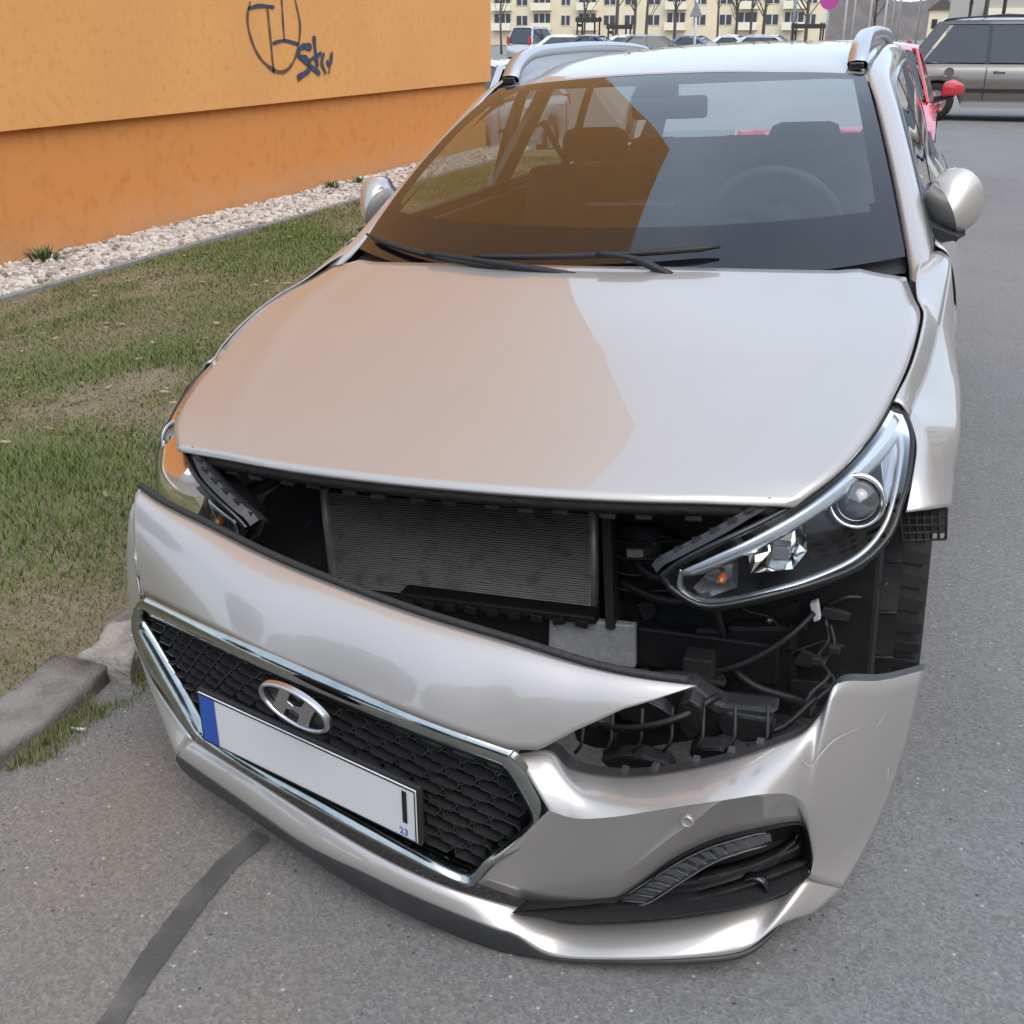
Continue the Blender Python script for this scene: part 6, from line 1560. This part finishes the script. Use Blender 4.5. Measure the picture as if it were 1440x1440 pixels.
p = P['bg_round']; root = empty('round_sign', loc=(p[0], p[1], .05)); tag(root, 'round magenta traffic sign on a pole above the roof rail', 'sign')
MB().tube([(0, .05, 0), (0, .05, 3.2)], .035, 8).build('post', 'sign_grey', root, True)
MB().lathe([(.30, -.01), (.30, .012), (.26, .014), (.0005, .014)], 28, 'Y', (0, 0, P['bg_round_z'][0])).build('disc', 'sign_magenta', root)
p = P['bg_tri']; root = empty('warning_sign', loc=(p[0], p[1], .05)); tag(root, 'grey back of a triangular road sign above the car roof', 'sign')
MB().tube([(0, .05, 0), (0, .05, 3.0)], .04, 8).build('post', 'pole_white', root, True)
zt = P['bg_tri_z'][0]; MB().prism([(-.21, 0, zt - .20), (.21, 0, zt - .20), (.02, 0, zt + .22), (-.02, 0, zt + .22)], (0, .02, 0)).build('plate', 'sign_grey', root, bevel=.01)
p = P['bg_lamp']; root = empty('street_lamp', loc=(p[0], p[1], .05)); tag(root, 'grey lamp post standing at the right end of the cream block', 'street lamp')
MB().tube([(0, 0, 0), (0, 0, 3), (0, 0, 8), (.4, 0, 8.4), (1.0, 0, 8.5)], [.10, .08, .06, .05, .05], 8).build('post', 'sign_grey', root, True); MB().box((.9, -.12, 8.44), (1.6, .12, 8.56)).build('lamp_head', 'sign_grey', root, bevel=.03)

# ------------------------------------------------------------------ what stands around the viewer (seen in reflections)
def near_block(name, loc, sx, sy, h, mat, label, face):
    root = empty(name, loc=loc); tag(root, label, 'building')
    MB().box((-sx / 2, -sy / 2, 0), (sx / 2, sy / 2, h)).build('wall', mat, root)
    me_ = None
    n = int((sy if face == 'x' else sx) / 3.2)
    for fl in range(int(h / 2.9)):
        for k in range(n):
            u = -(sy if face == 'x' else sx) / 2 + 1.6 + 3.2 * k; z = 1.0 + 2.9 * fl
            if me_ is None:
                me_ = MB().box((-.02, -.8, 0), (.02, .8, 1.5)) if face == 'x' else MB().box((-.8, -.02, 0), (.8, .02, 1.5)); o = me_.build('window', 'window_dark', root); me_ = o
            else: o = me_.copy(); C.objects.link(o); o.parent = root
            o.location = (-sx / 2, u, z) if face == 'x' else (u, sy / 2, z)
near_block('opposite_block', (27, 4, 0), 12, 60, 12, 'cream', 'cream apartment block across the road, outside the view', 'x')
def leafy_tree(loc, h, r, seed, label):
    rnd = random.Random(seed); root = empty('leafy_tree', loc=loc); tag(root, label, 'tree', 'trees behind the viewer')
    MB().tube([(0, 0, -.2), (.1, 0, h * .4), (0, .1, h * .8)], [.16, .12, .06], 8).build('trunk', 'bark', root, True)
    vs, fs = [], []
    for k in range(1500):
        d = Vector((rnd.gauss(0, 1), rnd.gauss(0, 1), rnd.gauss(0, 1))).normalized() * (rnd.random() ** .4); c = Vector((d.x * r, d.y * r, h * .62 + d.z * h * .38)); q = .22
        a = Vector((rnd.gauss(0, 1), rnd.gauss(0, 1), rnd.gauss(0, 1))).normalized() * q; b = a.orthogonal().normalized() * q; n = len(vs)
        vs += [c + a, c + b, c - a, c - b]; fs.append((n, n + 1, n + 2, n + 3))
    obj('crown', vs, fs, 'leaf', root, False)
for i, (x, y, h) in enumerate(((-9, -9, 7), (-5, -13, 8), (-1, -16, 7.5), (4, -18, 8), (-13, -5, 7))): leafy_tree((x, y, 0), h, 2.6, i, ('leafy tree behind the viewer, %s' % ('nearest the wall', 'second from the wall', 'third from the wall', 'farthest from the wall', 'beyond the corner of the wall')[i]))
near_block('rear_block', (4, -42, 0), 60, 12, 9, 'grey_wall', 'grey apartment block behind the viewer, outside the view', 'y')
print('objects', len(bpy.data.objects), 'tris', sum(len(m.polygons) for m in bpy.data.meshes))
